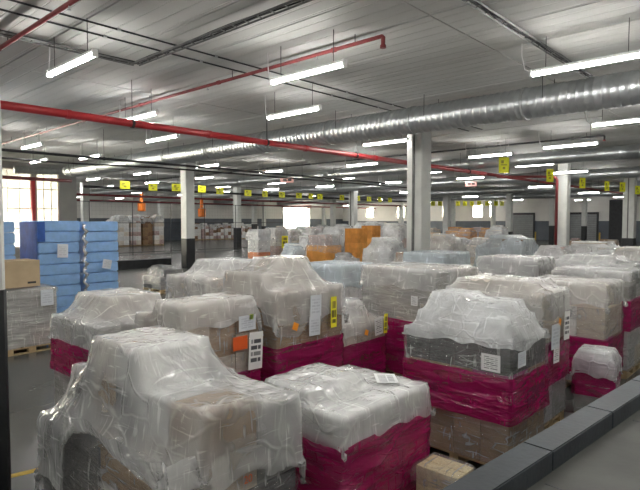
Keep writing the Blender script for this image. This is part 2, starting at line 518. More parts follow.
# back wall with the open loading door
D0, D1, DZ = 61.0, 67.0, 4.75
wb = wall('wall_back', [(13.7, D0, YB, YB + .3, 2.95, CEIL), (D0, D1, YB, YB + .3, DZ, CEIL), (D1, XR, YB, YB + .3, 2.95, CEIL)], 'wall')
MB().box(13.7, D0, YB - .02, YB + .3, 0, 2.95).build('painted_dado', 'wall_dark', wb)
MB().box(D1, XR, YB - .02, YB + .3, 0, 2.95).build('painted_dado', 'wall_dark', wb)
do = empty('door_1', ((D0 + D1) / 2, YB, 0), kind='structure')
MB().box(-3.2, -3.0, -.1, .32, 0, DZ).build('door_jamb', 'galv_dull', do)
MB().box(3.0, 3.2, -.1, .32, 0, DZ).build('door_jamb', 'galv_dull', do)
MB().box(-3.2, 3.2, -.45, .0, DZ, DZ + .6).build('shutter_box', 'pinksign', do)
tag(MB().box(40, 90, YB + .3, YB + 22, -.25, -.02).build('yard', 'deck'), kind='structure')

# right wall: high windows, dock doors
RW = [(50.5, 52.1), (46.3, 47.8), (42.2, 43.5), (36.7, 38.3), (34.6, 35.6), (57.0, 58.6)]
RZ0, RZ1 = 3.15, 5.0
RW.sort()
rects, y = [], YN
for (a, b) in RW:
    rects.append((XR, XR + .3, y, a, RZ0, RZ1)); y = b
rects.append((XR, XR + .3, y, YB, RZ0, RZ1))
rects += [(XR, XR + .3, YN, YB, RZ1, CEIL), (XR, XR + .3, YN, YB, 2.6, RZ0)]
wr = wall('wall_right', rects, 'wall')
MB().box(XR - .02, XR + .3, YN, YB, 0, 2.6).build('painted_dado', 'wall_dark', wr)
for n, (a, b) in enumerate(RW):
    root = empty('window_%d' % (n + 4), (XR + .1, (a + b) / 2, RZ0), kind='structure')
    w, h = (b - a) / 2, RZ1 - RZ0
    MB().box(-.04, .04, -w, -w + .07, 0, h).box(-.04, .04, w - .07, w, 0, h).box(-.04, .04, -w, w, 0, .07).box(-.04, .04, -w, w, h - .07, h).build('window_frame', 'frame', root)
    MB().box(-.004, .004, -w + .07, 0, .07, h - .07).build('pane', 'glass', root)
    MB().box(-.004, .004, 0.001, w - .07, .07, h - .07).build('pane', 'glass', root)
for n, (a, b, h) in enumerate(((20.9, 24.2, 3.45), (29.1, 32.2, 3.45))):
    root = empty('door_%d' % (n + 2), (XR, (a + b) / 2, 0), kind='structure')
    w = (b - a) / 2
    for k in range(12):
        MB().box(-.10, -.045, -w, w, k * h / 12 + .01, (k + 1) * h / 12 - .012).build('slat', 'shutter', root)
    MB().box(-.04, -.021, -w, w, 0, h).build('backing', 'dark', root)
    MB().box(-.16, -.021, -w - .22, -w, 0, h + .2).build('door_seal', 'black', root)
    MB().box(-.16, -.021, w, w + .22, 0, h + .2).build('door_seal', 'black', root)
    MB().box(-.35, -.021, -w - .22, w + .22, h + .01, h + .3).build('door_header', 'dark', root)
    for sgn in (-1, 1):
        MB().box(-.6, -.4, sgn * (w + .5) - .06, sgn * (w + .5) + .06, 0, 1.1).build('bollard', 'yline', root)
    MB().box(-.12, -.05, w + .35, w + .6, 1.5, 1.9).build('control_box', 'white', root)
root = empty('door_4', (XR, 18.6, 0), kind='structure')
MB().box(-.06, -.021, -.75, .75, 0, 5.2).build('door_leaf', 'black', root)  # flat black panel, its colour stands in for the shade inside the opening
MB().box(-.10, -.021, -.85, -.75, 0, 5.3).box(-.10, -.021, .75, .85, 0, 5.3).box(-.10, -.021, -.85, .85, 5.2, 5.3).build('door_frame', 'dark', root)

# raised platform with its kerb of blocks on the edge
KA, KB = G(449, 484, 1.13), G(640, 374, 1.13)
kd = (KB - KA).normalized(); kd.z = 0; kd.normalize()
kang = math.atan2(kd.y, kd.x)
DECK = 1.0
plat = empty('floor_platform', (KA.x, KA.y, 0), kang, kind='structure')
MB().box(-12, 60, -7.5, -.02, 0, DECK).build('deck_slab', 'deck', plat)
jn = MB()
for y_ in (-.9, -2.1, -3.3):
    jn.box(-12, 60, y_ - .008, y_ + .008, DECK + .001, DECK + .003)
for k in range(16):
    jn.box(-4 + k * 1.55, -4 + k * 1.55 + .014, -7.4, -.25, DECK + .001, DECK + .003)
jn.build('deck_joint', 'fline', plat)
kerb = tag(empty('kerb', (KA.x, KA.y, 0), kang), kind='structure')
bm = bmesh.new()
bmesh.ops.create_cube(bm, size=1)
bmesh.ops.scale(bm, vec=(1.038, .205, .15), verts=bm.verts)
bmesh.ops.bevel(bm, geom=bm.edges[:], offset=.007, segments=2, affect='EDGES')
kb = bpy.data.meshes.new('kerb_block'); bm.to_mesh(kb); bm.free(); kb.materials.append(M['kerb'])
for k in range(-3, 40):
    link('kerb_block', kb, kerb, (.33 + k * 1.045, -.1025, DECK + .055 + .0), (0, 0, 0))
MB().box(-12, 60, -.019, .004, 0.0, DECK + .04).build('kerb_face', 'kerb', kerb)


# floor markings and low black barrier
def strip(name, p0, p1, w, m, h=.003):
    p0, p1 = Vector((*p0, 0)), Vector((*p1, 0))
    a = math.atan2(p1.y - p0.y, p1.x - p0.x); L = (p1 - p0).length
    o = MB().box(0, L, -w / 2, w / 2, .001, h).build(name, m, None, False, (p0.x, p0.y, 0))
    o.rotation_euler.z = a
    return o
a = G(8, 477, 0); b = G(46, 468, 0)
dd = (b - a).normalized()
tag(strip('trim_1', (a - dd * 2).xy, (b + dd * 1.2).xy, .09, 'yline'), kind='structure')
a = G(117, 256, 0); b = G(262, 249, 0)
tag(strip('trim_2', a.xy, b.xy, .35, 'fline', .012), kind='structure')


# ------------------------------------------------------------------ columns
def column(px, d, w, zb, label, conduit=False, cx=None):
    X, Y = at(px, d) if cx is None else cx
    r = empty('column', (X, Y, 0), 0, label, 'column', 'concrete columns of the hall')
    h = w / 2
    bm = bmesh.new()
    def prism(z0, z1, hh, c):
        vs = []
        ring = [(-hh + c, -hh), (hh - c, -hh), (hh, -hh + c), (hh, hh - c), (hh - c, hh), (-hh + c, hh), (-hh, hh - c), (-hh, -hh + c)]
        m = MB(); m.v = [(x, y, z0) for x, y in ring] + [(x, y, z1) for x, y in ring]
        m.f = [(i, (i + 1) % 8, 8 + (i + 1) % 8, 8 + i) for i in range(8)] + [tuple(reversed(range(8))), tuple(range(8, 16))]
        return m
    bm.free()
    prism(zb, CEIL - .001, h, .03).build('shaft', 'column', r)
    prism(0, zb, h + .006, .03).build('painted_base', 'black', r)
    if conduit:
        MB().box(-h - .05, -h, -.02, .05, zb, CEIL - .3).build('conduit', 'tray', r)
        MB().tube([(-h - .03, .02, CEIL - .3), (-h - .06, .0, CEIL - .15), (-h - .03, -.05, CEIL)], .025, 6).build('cable', 'cable', r)
    return r

column(188, 30.5, .56, 1.62, 'white column with tall black base standing alone on the open floor beside the fence')
column(418.5, 17.8, .58, 1.2, 'broad white column with a dark conduit down its face, rising from the wrapped pallets', True)
column(85.5, 46, .56, 1.7, 'white column behind the blue stacks, beside the window wall')
column(237.5, 52, .56, 1.95, 'slim white column with black base just behind the fence')
column(161, 64, .56, 1.9, 'slim white column standing next to the brown pallets behind the fence')
column(254.5, 72, .56, 2.2, 'thin far column next to the open loading door')
column(353, 46, .56, 1.2, 'white column behind the tall orange carton stack', True)
column(446.5, 54, .56, 1.2, 'far white column among orange cartons')
column(563, 31, .56, 1.2, 'white column with a red riser pipe beside it')
column(629, 38, .72, 1.4, 'white column with black base near the dark doorway', True)
column(509, 56, .56, 1.5, 'far column beside the left dock door')
column(552, 58, .52, 2.1, 'far column with black base between the two dock doors')
column(584, 64, .5, 2.0, 'thin column with black base in front of a dock door')
column(333, 72, .56, 1.5, 'thin far column just right of the bright open door')
column(324, 80, .5, 1.5, 'thinnest far column against the back wall beside the bright door')
column(401, 78, .56, 1.5, 'thin far column in front of the right wall windows')
column(453, 74, .5, 1.5, 'thin far column beyond the orange cartons')
column(493, 72, .5, 1.5, 'thin far column between two high windows')
column(264, 84, .5, 1.8, 'thin far column against the dark painted back wall')
p = at(5, 4.55)
column(0, 0, .57, 2.02, 'nearest column with black base at the edge of the aisle', False, (p[0] - .285, p[1] + .285))

# ------------------------------------------------------------------ ceiling services
def ring_duct(name, x, y0, y1, z, r, label, seg=3.0, ridge=.16, group=None):
    root = empty(name, (x, y0, z), 0, label, 'air duct', group)
    y = 0
    L = y1 - y0
    while y < L - .01:
        e = min(y + seg, L)
        pts, rad = [], []
        n = max(2, int((e - y) / ridge))
        for i in range(n):
            a = y + (e - y) * i / n
            b = y + (e - y) * (i + 1) / n
            pts += [(0, a + .001, 0), (0, a + (b - a) * .78, 0), (0, a + (b - a) * .86, 0), (0, a + (b - a) * .94, 0)]
            rad += [r, r, r + .012, r + .012]
        pts.append((0, e - .001, 0)); rad.append(r)
        MB().tube(pts, rad, 28).build('duct_segment', 'galv', root, True)
        MB().tube([(0, e - .03, 0), (0, e - .029, 0), (0, e + .029, 0), (0, e + .03, 0)], [r, r + .03, r + .03, r], 28).build('flange', 'galv_dull', root)
        for sg in (-1, 1):
            MB().tube([(sg * (r + .02), e - .5, 0), (sg * (r + .02), e - .5, CEIL - z)], .008, 5).build('hanger', 'dark', root)
        y = e
    return root

d1 = ring_duct('spiral_duct', 12.5, -4, 29.6, 5.3, .345, 'large spiral steel duct crossing the hall above the nearest pallets')
# reducer and small pipe at the window end
MB().tube([(0, 33.6, 0), (0, 34.0, .02), (0, 34.3, .04)], [.34, .30, .22], 20).build('reducer', 'galv_dull', d1, True)
MB().tube([(0, 34.3, .04), (-.3, 34.9, .04), (-1.2, 35.4, .04), (-2.2, 35.5, .04)], .2, 16).build('elbow', 'galv_dull', d1, True)
d1.children[-1].location = (0, 0, 0)
for k, (x, r) in enumerate(((23.8, .27), (34.0, .30), (46.0, .3), (58.0, .3))):
    ring_duct('spiral_duct', x, -3, 62, 5.3, r, ['second spiral duct, crossing behind the broad white column', 'third spiral duct over the middle of the hall', 'fourth spiral duct further down the hall', 'farthest spiral duct before the dock wall'][k], 8.0, .8)


def pipe(name, pts, r, m, label, clamps=(), n=10):
    root = empty(name, pts[0], 0, label, 'pipe')
    o = Vector(pts[0])
    P = [Vector(p) - o for p in pts]
    MB().tube(P, r, n).build('pipe_run', m, root, True)
    for c in clamps:
        c = Vector(c) - o
        t = (P[-1] - P[0]).normalized()
        MB().tube([c - t * .03, c + t * .03], r + .02, 10).build('clamp', 'dark', root)
        MB().tube([c + Vector((0, 0, r)), Vector((c.x, c.y, CEIL - o.z))], .007, 5).build('hanger', 'dark', root)
    return root

pr = pipe('sprinkler_main', [(-9, 11.7, 4.85), (24.5, 11.7, 4.85)], .085, 'red', 'thick red sprinkler main pipe running under the ceiling', [(x, 11.7, 4.85) for x in (2.2, 6.35, 10.5, 14.6, 18.7, 22.8)], 14)
for x in (4.9, 8.5, 12.1, 15.7, 19.3):
    MB().tube([(x + 9 - .05, 0, 0), (x + 9 + .05, 0, 0)], .1, 14).build('coupling', 'red', pr)
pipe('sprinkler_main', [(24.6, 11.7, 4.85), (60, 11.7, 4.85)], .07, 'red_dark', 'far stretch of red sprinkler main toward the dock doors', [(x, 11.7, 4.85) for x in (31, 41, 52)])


def branch(x, y0, y1, m, label, z=CEIL - .17, r=.036, step=3.4):
    root = empty('sprinkler_branch', (x, y0, z), 0, label, 'pipe', 'sprinkler branch pipes under the ceiling')
    MB().tube([(0, 0, -.16), (0, 0, -.02), (0, .02, 0), (0, y1 - y0, 0)], r, 8).build('pipe_run', m, root, True)
    MB().tube([(0, 0, -.2), (0, 0, -.15)], r + .015, 8).build('end_cap', 'red_dark', root)
    y = .6
    while y < y1 - y0:
        MB().tube([(0, y, 0), (0, y, .17)], .008, 5).build('hanger', 'dark', root)
        MB().tube([(0, y + .9, -.02), (0, y + .9, -.07), (0, y + .9, -.09), (0, y + .9, -.1)], [.012, .012, .03, .03], 8).build('sprinkler_head', 'galv_dull', root)
        MB().tube([(0, y + .45, 0), (.001, y + .53, 0)], r + .012, 8).build('coupling', m, root)
        y += step
    return root

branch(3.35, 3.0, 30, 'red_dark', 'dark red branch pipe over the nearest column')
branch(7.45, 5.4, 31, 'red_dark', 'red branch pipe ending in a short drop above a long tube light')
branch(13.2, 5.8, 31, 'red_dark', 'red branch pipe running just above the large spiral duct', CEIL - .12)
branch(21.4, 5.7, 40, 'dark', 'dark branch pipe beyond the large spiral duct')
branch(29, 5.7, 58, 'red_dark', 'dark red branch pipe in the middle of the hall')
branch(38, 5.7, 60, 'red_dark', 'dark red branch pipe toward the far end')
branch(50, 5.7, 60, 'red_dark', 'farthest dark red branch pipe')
pipe('drain_pipe', [(-9, 18.6, 4.8), (26, 18.6, 4.8)], .045, 'dark', 'long black pipe crossing in front of the windows', [(x, 18.6, 4.8) for x in (4, 9, 14, 19)])
pipe('drain_pipe', [(-9, 20.8, 4.78), (9, 20.8, 4.78), (12, 19.8, 4.78), (30, 19.8, 4.78)], .035, 'dark', 'black pipe with a bend behind the first black pipe', [])
pipe('drain_pipe', [(16, 36, 4.9), (60, 36, 4.9)], .09, 'dark', 'black pipe hanging above the fence', [(x, 36, 4.9) for x in (20, 30, 40)])
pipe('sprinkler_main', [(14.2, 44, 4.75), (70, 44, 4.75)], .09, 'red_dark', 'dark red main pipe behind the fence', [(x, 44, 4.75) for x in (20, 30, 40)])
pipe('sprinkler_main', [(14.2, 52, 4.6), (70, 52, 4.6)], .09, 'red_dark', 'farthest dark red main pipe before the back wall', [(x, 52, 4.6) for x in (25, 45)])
# red riser beside the window, and the one beside the right column
a = G(33.5, 200, 3.0); k = (WY - .25) / a.y
rx = a.x * k
pipe('riser_pipe', [(rx, WY - .25, 0), (rx, WY - .25, 4.84)], .11, 'red', 'vertical red riser pipe in front of the window', [])
pipe('sprinkler_main', [(3, WY - .25, 4.95), (13.6, WY - .25, 4.95)], .1, 'red_dark', 'dark red pipe along the top of the windows', [])
rp = at(556, 30.2)
pipe('riser_pipe', [(rp[0], rp[1], 0), (rp[0], rp[1], 4.85), (rp[0] - .06, rp[1] + .05, 5.0), (rp[0] - .25, rp[1] + .2, 5.05), (rp[0] - 2.4, rp[1] + 2.4, 5.05)], .075, 'red_dark', 'red riser pipe bending over beside the white column', [])


def cable_tray(pts, label, w=.16):
    root = empty('cable_tray', pts[0], 0, label, 'cable tray')
    o = Vector(pts[0])
    for a, b in zip(pts, pts[1:]):
        a, b = Vector(a) - o, Vector(b) - o
        t = (b - a).normalized(); s = Vector((-t.y, t.x, 0)) * w / 2
        m = MB()
        for sg in (-1, 1):
            m.tube([a + s * sg, b + s * sg], .018, 4)
        m.build('side_rail', 'tray', root)
        L = (b - a).length
        k = .15
        m = MB()
        while k < L:
            c = a + t * k
            m.tube([c - s, c + s], .01, 4); k += .3
        m.build('rungs', 'tray', root)
        for q in range(3):
            off = s * (q - 1) * .55 + Vector((0, 0, .025))
            n = max(2, int(L / .6))
            MB().tube([a + off + t * (L * i / n) + Vector((0, 0, .012 * math.sin(i * 1.7 + q * 2))) for i in range(n + 1)], .016, 5).build('cable', 'cable', root)
    return root

zt = CEIL - .112
cable_tray([(-4, 10.15, zt), (5.6, 10.15, zt), (5.6, -3, zt)], 'cable tray turning a corner under the ceiling')
cable_tray([(5.85, 3.72, zt), (13.4, 3.72, zt)], 'cable tray with bundled cables leading to the large duct', .13)
for k, (y, label) in enumerate(((8.75, 'thin conduit along the ceiling before the red main pipe'), (9.25, 'second thin conduit beside the first on the ceiling'))):
    r = empty('conduit', (-4, y, CEIL - .03), 0, label, 'conduit')
    MB().tube([(0, 0, 0), (22, 0, 0)], .016, 6).build('conduit_run', 'dark', r)
    for q in range(11):
        MB().box(q * 2 + .5, q * 2 + .56, -.03, .03, -.02, .018).build('saddle', 'galv_dull', r)


# ------------------------------------------------------------------ tube lights
def make_light():
    r = empty('tube_light', (0, 0, 0))
    L = .92
    hs = MB().box(-.035, .035, -L, L, 0, .05).build('housing', 'white', r)
    MB().tube([(0, -L + .04, -.025), (0, L - .04, -.025)], .042, 12).build('glowing_tube', 'tube', r, True)
    for s in (-1, 1):
        MB().box(-.045, .045, s * (L - .02) - .02, s * (L - .02) + .02, -.07, .055).build('end_cap', 'white', hs)
        MB().tube([(0, s * .65, .05), (0, s * .65, .6)], .006, 5).build('suspension_rod', 'dark', r)
    MB().tube([(0, L, .02), (.05, L + .12, .1), (.1, L + .2, .4), (.1, L + .2, .6)], .012, 6).build('flex', 'white', r)
    return r

proto = make_light()
LZ = CEIL - .6
LIGHTS = [((306, 73.5), 'long tube light below the red branch pipe with the short drop'),
          ((293, 113), 'tube light just in front of the large spiral duct'),
          ((70.5, 64.8), 'tube light beside the corner of the cable tray'),
          ((138, 117.5), 'tube light just behind the thick red main pipe'),
          ((162, 138.5), 'tube light beyond the thick red main, near the spiral duct'),
          ((32, 146), 'tube light above the windows in front of the black pipe'),
          ((90, 157), 'tube light over the black pipe near the duct end'),
          ((585, 64.5), 'long tube light beneath the cable tray in front of the spiral duct'),
          ((629, 121), 'tube light right behind the large spiral duct beside a duct bracket'),
          ((570, 145.5), 'tube light beyond the spiral duct toward the dock doors'),
          ((490, 155.5), 'tube light above the hanging yellow portrait card'),
          ((385, 142.5), 'tube light partly hidden by the broad white column'),
          ((362, 164.5), 'tube light above the red main left of the broad column'),
          ((39, 161), 'small tube light close to the windows')]
first = True
taken = []
def put_light(x, y, label, group):
    global first
    o = proto if first else copy_tree(proto)
    first = False
    o.location = (x, y, LZ)
    tag(o, label, 'ceiling light', group)
    taken.append((x, y))
for (px, py), label in LIGHTS:
    g = G(px, py, LZ - .02)
    put_light(g.x, g.y, label, 'tube lights over the near half of the hall')
# behind the camera and to the sides: the rows go on
for (x, y) in ((6.9, .6), (.7, 6.4), (.7, .3), (-5.5, 8), (-5.5, 0), (3.8, 3.2), (3.8, -2.5), (9.4, -3.2), (-2.5, 4), (-2.5, 12), (-2.5, 20), (16, -3), (26, -2), (3.8, 16), (3.8, 24)):
    put_light(x, y, 'tube light in the rows over the platform side', 'tube lights outside the aisle')
for i, x in enumerate((9.4, 15.5, 19.6, 25.6, 30.6, 36.5, 42, 48.5, 54, 60.5, 66, 72)):
    for j, y in enumerate((3.3, 9.8, 15.6, 21.5, 27.5, 33.5, 40, 46.5, 53, 59.5)):
        if x < 13 and y < 26 or (x < 21 and y < 17): continue
        if x < 14 and y > WY - 1: continue
        if any((x - a) ** 2 + (y - b) ** 2 < 9 for a, b in taken): continue
        if x > 40 and (i + j) % 2: continue
        put_light(x, y, 'distant tube light in the rows deep in the hall', 'distant tube lights in rows')


# ------------------------------------------------------------------ hanging yellow cards
def card(px, py, w, h, rz, label, Y=None, group=None, z=4.6):
    g = G(px, py, z)
    root = empty('hanging_sign', (g.x, g.y, g.z), rz, label, 'sign', group)
    link('card', card_mesh('yellow'), root, (0, 0, 0), (0, 0, 0), (w, .006, h))
    m = MB()
    for (a, b, c, d) in ((-.28, -.02, .1, .3), (-.3, .28, -.02, .04), (-.12, .12, -.28, -.12)):
        m.box(a * w, b * w, -.004, -.001, c * h, d * h)
    m.build('printed_mark', 'ink', root)
    ze = CEIL
    for dx, dr in ((12.5, .345), (23.8, .27), (34.0, .30), (46.0, .3), (58.0, .3)):
        if abs(g.x - dx) < dr + .05: ze = 5.3 - dr - .015
    for s in (-1, 1):
        MB().tube([(s * w * .4, 0, h / 2), (s * w * .4, 0, ze - z)], .004, 4).build('string', 'white', root)
    return root

xs = [(125, 185), (153, 187), (176.5, 187.5), (202, 189), (220, 191), (248, 193), (265, 194), (282, 194.8), (299, 195.6), (311, 196.2), (320, 196.6), (342, 197.6), (358, 198.4), (369, 199), (380, 199.5), (390, 200)]
ys = []
for i, (x, y) in enumerate(xs):
    c = card(x, y, .60, .44, 0.1 * math.sin(i * 2.3), 'yellow landscape card hanging in the long row beyond the fence aisle', None, 'long row of yellow cards')
    ys.append(c.location.y)
ym = sum(ys[:8]) / 8
rail = empty('sign_rail', (14.2, ym, 4.93), 0, 'thin dark rail carrying the long row of yellow cards', 'rail')
MB().tube([(0, 0, 0), (46, 0, 0)], .02, 6).build('rail_bar', 'dark', rail)
for k in range(10):
    MB().tube([(1 + k * 4.8, 0, 0), (1 + k * 4.8, 0, CEIL - 4.93)], .006, 4).build('hanger', 'dark', rail)
for i, (x, y, w, h, rz) in enumerate(((504, 165, .38, .56, -.75), (550, 175.5, .34, .56, -.7), (582.5, 183, .34, .56, -.7), (607, 186, .3, .56, -.7), (622.5, 187, .36, .56, -.7), (638, 190, .4, .56, -.7))):
    card(x, y, w, h, rz, ['yellow portrait card hanging closest, over the wrapped pallets', 'yellow portrait card hanging beside the red riser', 'pale yellow portrait card right of the riser column', 'bright narrow yellow card in the right row', 'dull yellow card next to the right column', 'yellow card beyond the right column'][i], None, 'row of portrait yellow cards')
# more card rows over the far pallets
for i, px in enumerate((433, 440, 458, 465, 472, 479, 487, 496, 502)):
    card(px, 203.5, .6, .5, -.3, 'tiny far yellow card over the distant orange cartons', None, 'far yellow cards', 4.55)
for px, py, label in ((287, 180, 'small pink exit sign hanging over the bright door'), (471, 184, 'small pink exit sign hanging between far tube lights')):
    g = G(px, py, 4.9)
    r = empty('exit_sign', g, -.7, label, 'sign')
    link('panel', card_mesh('pinksign'), r, (0, 0, 0), (0, 0, 0), (.75, .04, .3))
    MB().box(-.22, -.02, -.006, -.001, -.05, .06).box(.05, .25, -.006, -.001, -.05, .06).build('printed_mark', 'dark', r)
    MB().tube([(0, .02, .15), (0, .02, CEIL - 4.9)], .01, 5).build('suspension_rod', 'dark', r)
# orange hanging markers
for (px, py, d, label) in ((142, 202, 52, 'orange cylinder hanging above the brown pallets'), (202, 208, 54, 'orange cylinder hanging before the back wall')):
    X, Y = at(px, d)
    z = CAM_Z + (221 - py) / FPX * d
    r = empty('hanging_cylinder', (X, Y, z), 0, label, 'cylinder')
    MB().tube([(0, 0, -.9), (0, 0, -.85), (0, 0, -.1), (0, 0, -.05)], [.3, .38, .38, .3], 14).build('lower_drum', 'orange', r)
    MB().tube([(0, 0, 0), (0, 0, .9)], .16, 12).build('upper_tube', 'orange', r)
    MB().tube([(0, 0, .9), (0, 0, CEIL - z)], .02, 6).build('hanger', 'dark', r)

# ------------------------------------------------------------------ fence behind the open floor
FY = at(135, 42.5)[1]
fence = empty('net_fence', (16, FY, 0), 0, 'tall wire fence of thin dark posts across the open floor', 'fence')
for k in range(8):
    MB().tube([(k * 3.4 - 1.5, 0, 0), (k * 3.4 - 1.5, 0, 4.05)], .03, 6).build('post', 'dark', fence)
for z in (.12, 2.45, 4.05):
    MB().tube([(-1.5, 0, z), (22.3, 0, z)], .022, 5).build('rail', 'dark', fence)
fm = MB()
for k in range(80):
    fm.tube([(-1.5 + k * .3, 0, .1), (-1.5 + k * .3, 0, 4.05)], .0035, 3, False)
for k in range(14):
    fm.tube([(-1.5, 0, .1 + k * .3), (22.3, 0, .1 + k * .3)], .0035, 3, False)
tag(fm.build('wire_mesh', 'tray', fence), kind='stuff')
a = G(112, 270, 0)
tag(MB().box(0, 3.6, 0, .5, 0, .45).build('barrier_block', 'black', None, False, (a.x, a.y, 0)), 'low black barrier on the floor right of the blue stacks', 'barrier')


# ------------------------------------------------------------------ film drape and wraps
def drape(boxes, rect, h, over, seed, bind=.05, steps=110, slack=.0, drop=None, fold_amp=.02):
    """stretch a sheet over boxes (x0,x1,y0,y1,z0,z1): its hem is held round the load, position-based cloth"""
    rng = np.random.default_rng(seed)
    x0, x1, y0, y1 = rect
    ox0, ox1, oy0, oy1 = over
    gx = np.arange(x0 - ox0, x1 + ox1 + h * .5, h)
    gy = np.arange(y0 - oy0, y1 + oy1 + h * .5, h)
    nx, ny = len(gx), len(gy)
    top = max(b[5] for b in boxes)
    P = np.zeros((nx, ny, 3))
    P[..., 0] = gx[:, None]; P[..., 1] = gy[None, :]
    P[..., 2] = top + .03 + rng.random((nx, ny)) * .004

    def smooth_noise(shape, s):
        a = rng.random(shape)
        for _ in range(s):
            a = (a + np.roll(a, 1, 0) + np.roll(a, -1, 0) + np.roll(a, 1, 1) + np.roll(a, -1, 1)) / 5
        return (a - a.mean()) / (a.std() + 1e-9)
    ex = .985 + slack + .02 * smooth_noise((nx, ny), 3)
    ey = .985 + slack + .02 * smooth_noise((nx, ny), 3)
    Lx = h * ex[:-1, :, None]; Ly = h * ey[:, :-1, None]
    Q = P.copy()
    infl = .028
    B = [(b[0] - infl, b[1] + infl, b[2] - infl, b[3] + infl, b[5] + infl) for b in boxes]
    # hem targets: on the outline of the load, a wavy height below the outer cartons' tops
    edge = np.zeros((nx, ny), bool)
    edge[0] = edge[-1] = True; edge[:, 0] = edge[:, -1] = True
    TX = np.clip(P[..., 0], x0 - .035, x1 + .035); TY = np.clip(P[..., 1], y0 - .035, y1 + .035)
    TZ = np.zeros((nx, ny))
    wav = smooth_noise((nx, ny), 6)
    for i, j in zip(*np.nonzero(edge)):
        x, y = TX[i, j], TY[i, j]
        zt = [b[5] for b in boxes if b[0] - .05 <= x <= b[1] + .05 and b[2] - .05 <= y <= b[3] + .05]
        zt = max(zt) if zt else top
        ov = (ox0 if i == 0 else ox1 if i == nx - 1 else oy0 if j == 0 else oy1)
        if drop is not None: zt = min(zt, drop)
        TZ[i, j] = max(.2, zt - ov * .93) + .02 * wav[i, j]
    # keep the hem outside every box it passes
    S = P[edge].copy()
    Tg = np.stack([TX, TY, TZ], -1)[edge]

    def solve(A, C, L, k=.5):
        d = C - A
        n = np.sqrt((d * d).sum(-1, keepdims=True)) + 1e-9
        c = d * (k * (n - L) / n)
        A += c; C -= c

    for s in range(steps):
        V = np.clip((P - Q) * .9, -.03, .03)
        Q = P.copy()
        P = P + V
        P[..., 2] -= .0016
        f = min(1.0, s / (steps * .45))
        f = f * f * (3 - 2 * f)
        for it in range(5):
            solve(P[0:-1:2], P[1::2], Lx[0::2][:P[1::2].shape[0]])
            solve(P[1:-1:2], P[2::2], Lx[1::2])
            solve(P[:, 0:-1:2], P[:, 1::2], Ly[:, 0::2][:, :P[:, 1::2].shape[1]])
            solve(P[:, 1:-1:2], P[:, 2::2], Ly[:, 1::2])
            np.clip(P[..., 0], x0 - .035 - bind, x1 + .035 + bind, out=P[..., 0]) if f >= 1 else None
            np.clip(P[..., 1], y0 - .035 - bind, y1 + .035 + bind, out=P[..., 1]) if f >= 1 else None
            for (bx0, bx1, by0, by1, bz) in B:
                x, y, z = P[..., 0], P[..., 1], P[..., 2]
                ins = (x > bx0) & (x < bx1) & (y > by0) & (y < by1) & (z < bz)
                if not ins.any(): continue
                dl = np.stack([(bz - z) * .5, x - bx0, bx1 - x, y - by0, by1 - y], -1)
                am = dl.argmin(-1)
                for a, (ax, val) in enumerate(((2, bz), (0, bx0), (0, bx1), (1, by0), (1, by1))):
                    mk = ins & (am == a)
                    P[..., ax][mk] = val
            # hem: swings out and down, then lies on the outline
            H = S + (Tg - S) * f
            P[edge] = H
    P = P.reshape(-1, 3)
    # gathered folds: long on the hanging sides, short and shallow on top
    g = P.reshape(nx, ny, 3)
    nrm = np.cross(np.gradient(g, axis=0), np.gradient(g, axis=1))
    nrm /= np.sqrt((nrm ** 2).sum(-1, keepdims=True)) + 1e-9
    nrm = nrm.reshape(-1, 3)
    so = seed * 3.7
    for k in range(len(P)):
        p_ = P[k]
        st = 1 - abs(nrm[k, 2])
        ed = min(k // ny, nx - 1 - k // ny, k % ny, ny - 1 - k % ny)
        q = 1 - abs(noise.noise(Vector((p_[0] * 6 + so, p_[1] * 6, p_[2] * 1.3)))) * 2
        P[k] += nrm[k] * (fold_amp * (.35 + .65 * st) * (q - .4) * min(1, ed / 6))
    faces = []
    for i in range(nx - 1):
        for j in range(ny - 1):
            a = i * ny + j
            faces.append((a, a + ny, a + ny + 1, a + 1))
    return P, faces


def mesh_from(name, verts, faces, m, smooth=True):
    me = bpy.data.meshes.new(name)
    me.from_pydata([tuple(v) for v in verts], [], faces)
    me.materials.append(M[m])
    if smooth: me.shade_smooth()
    me.update()
    return me


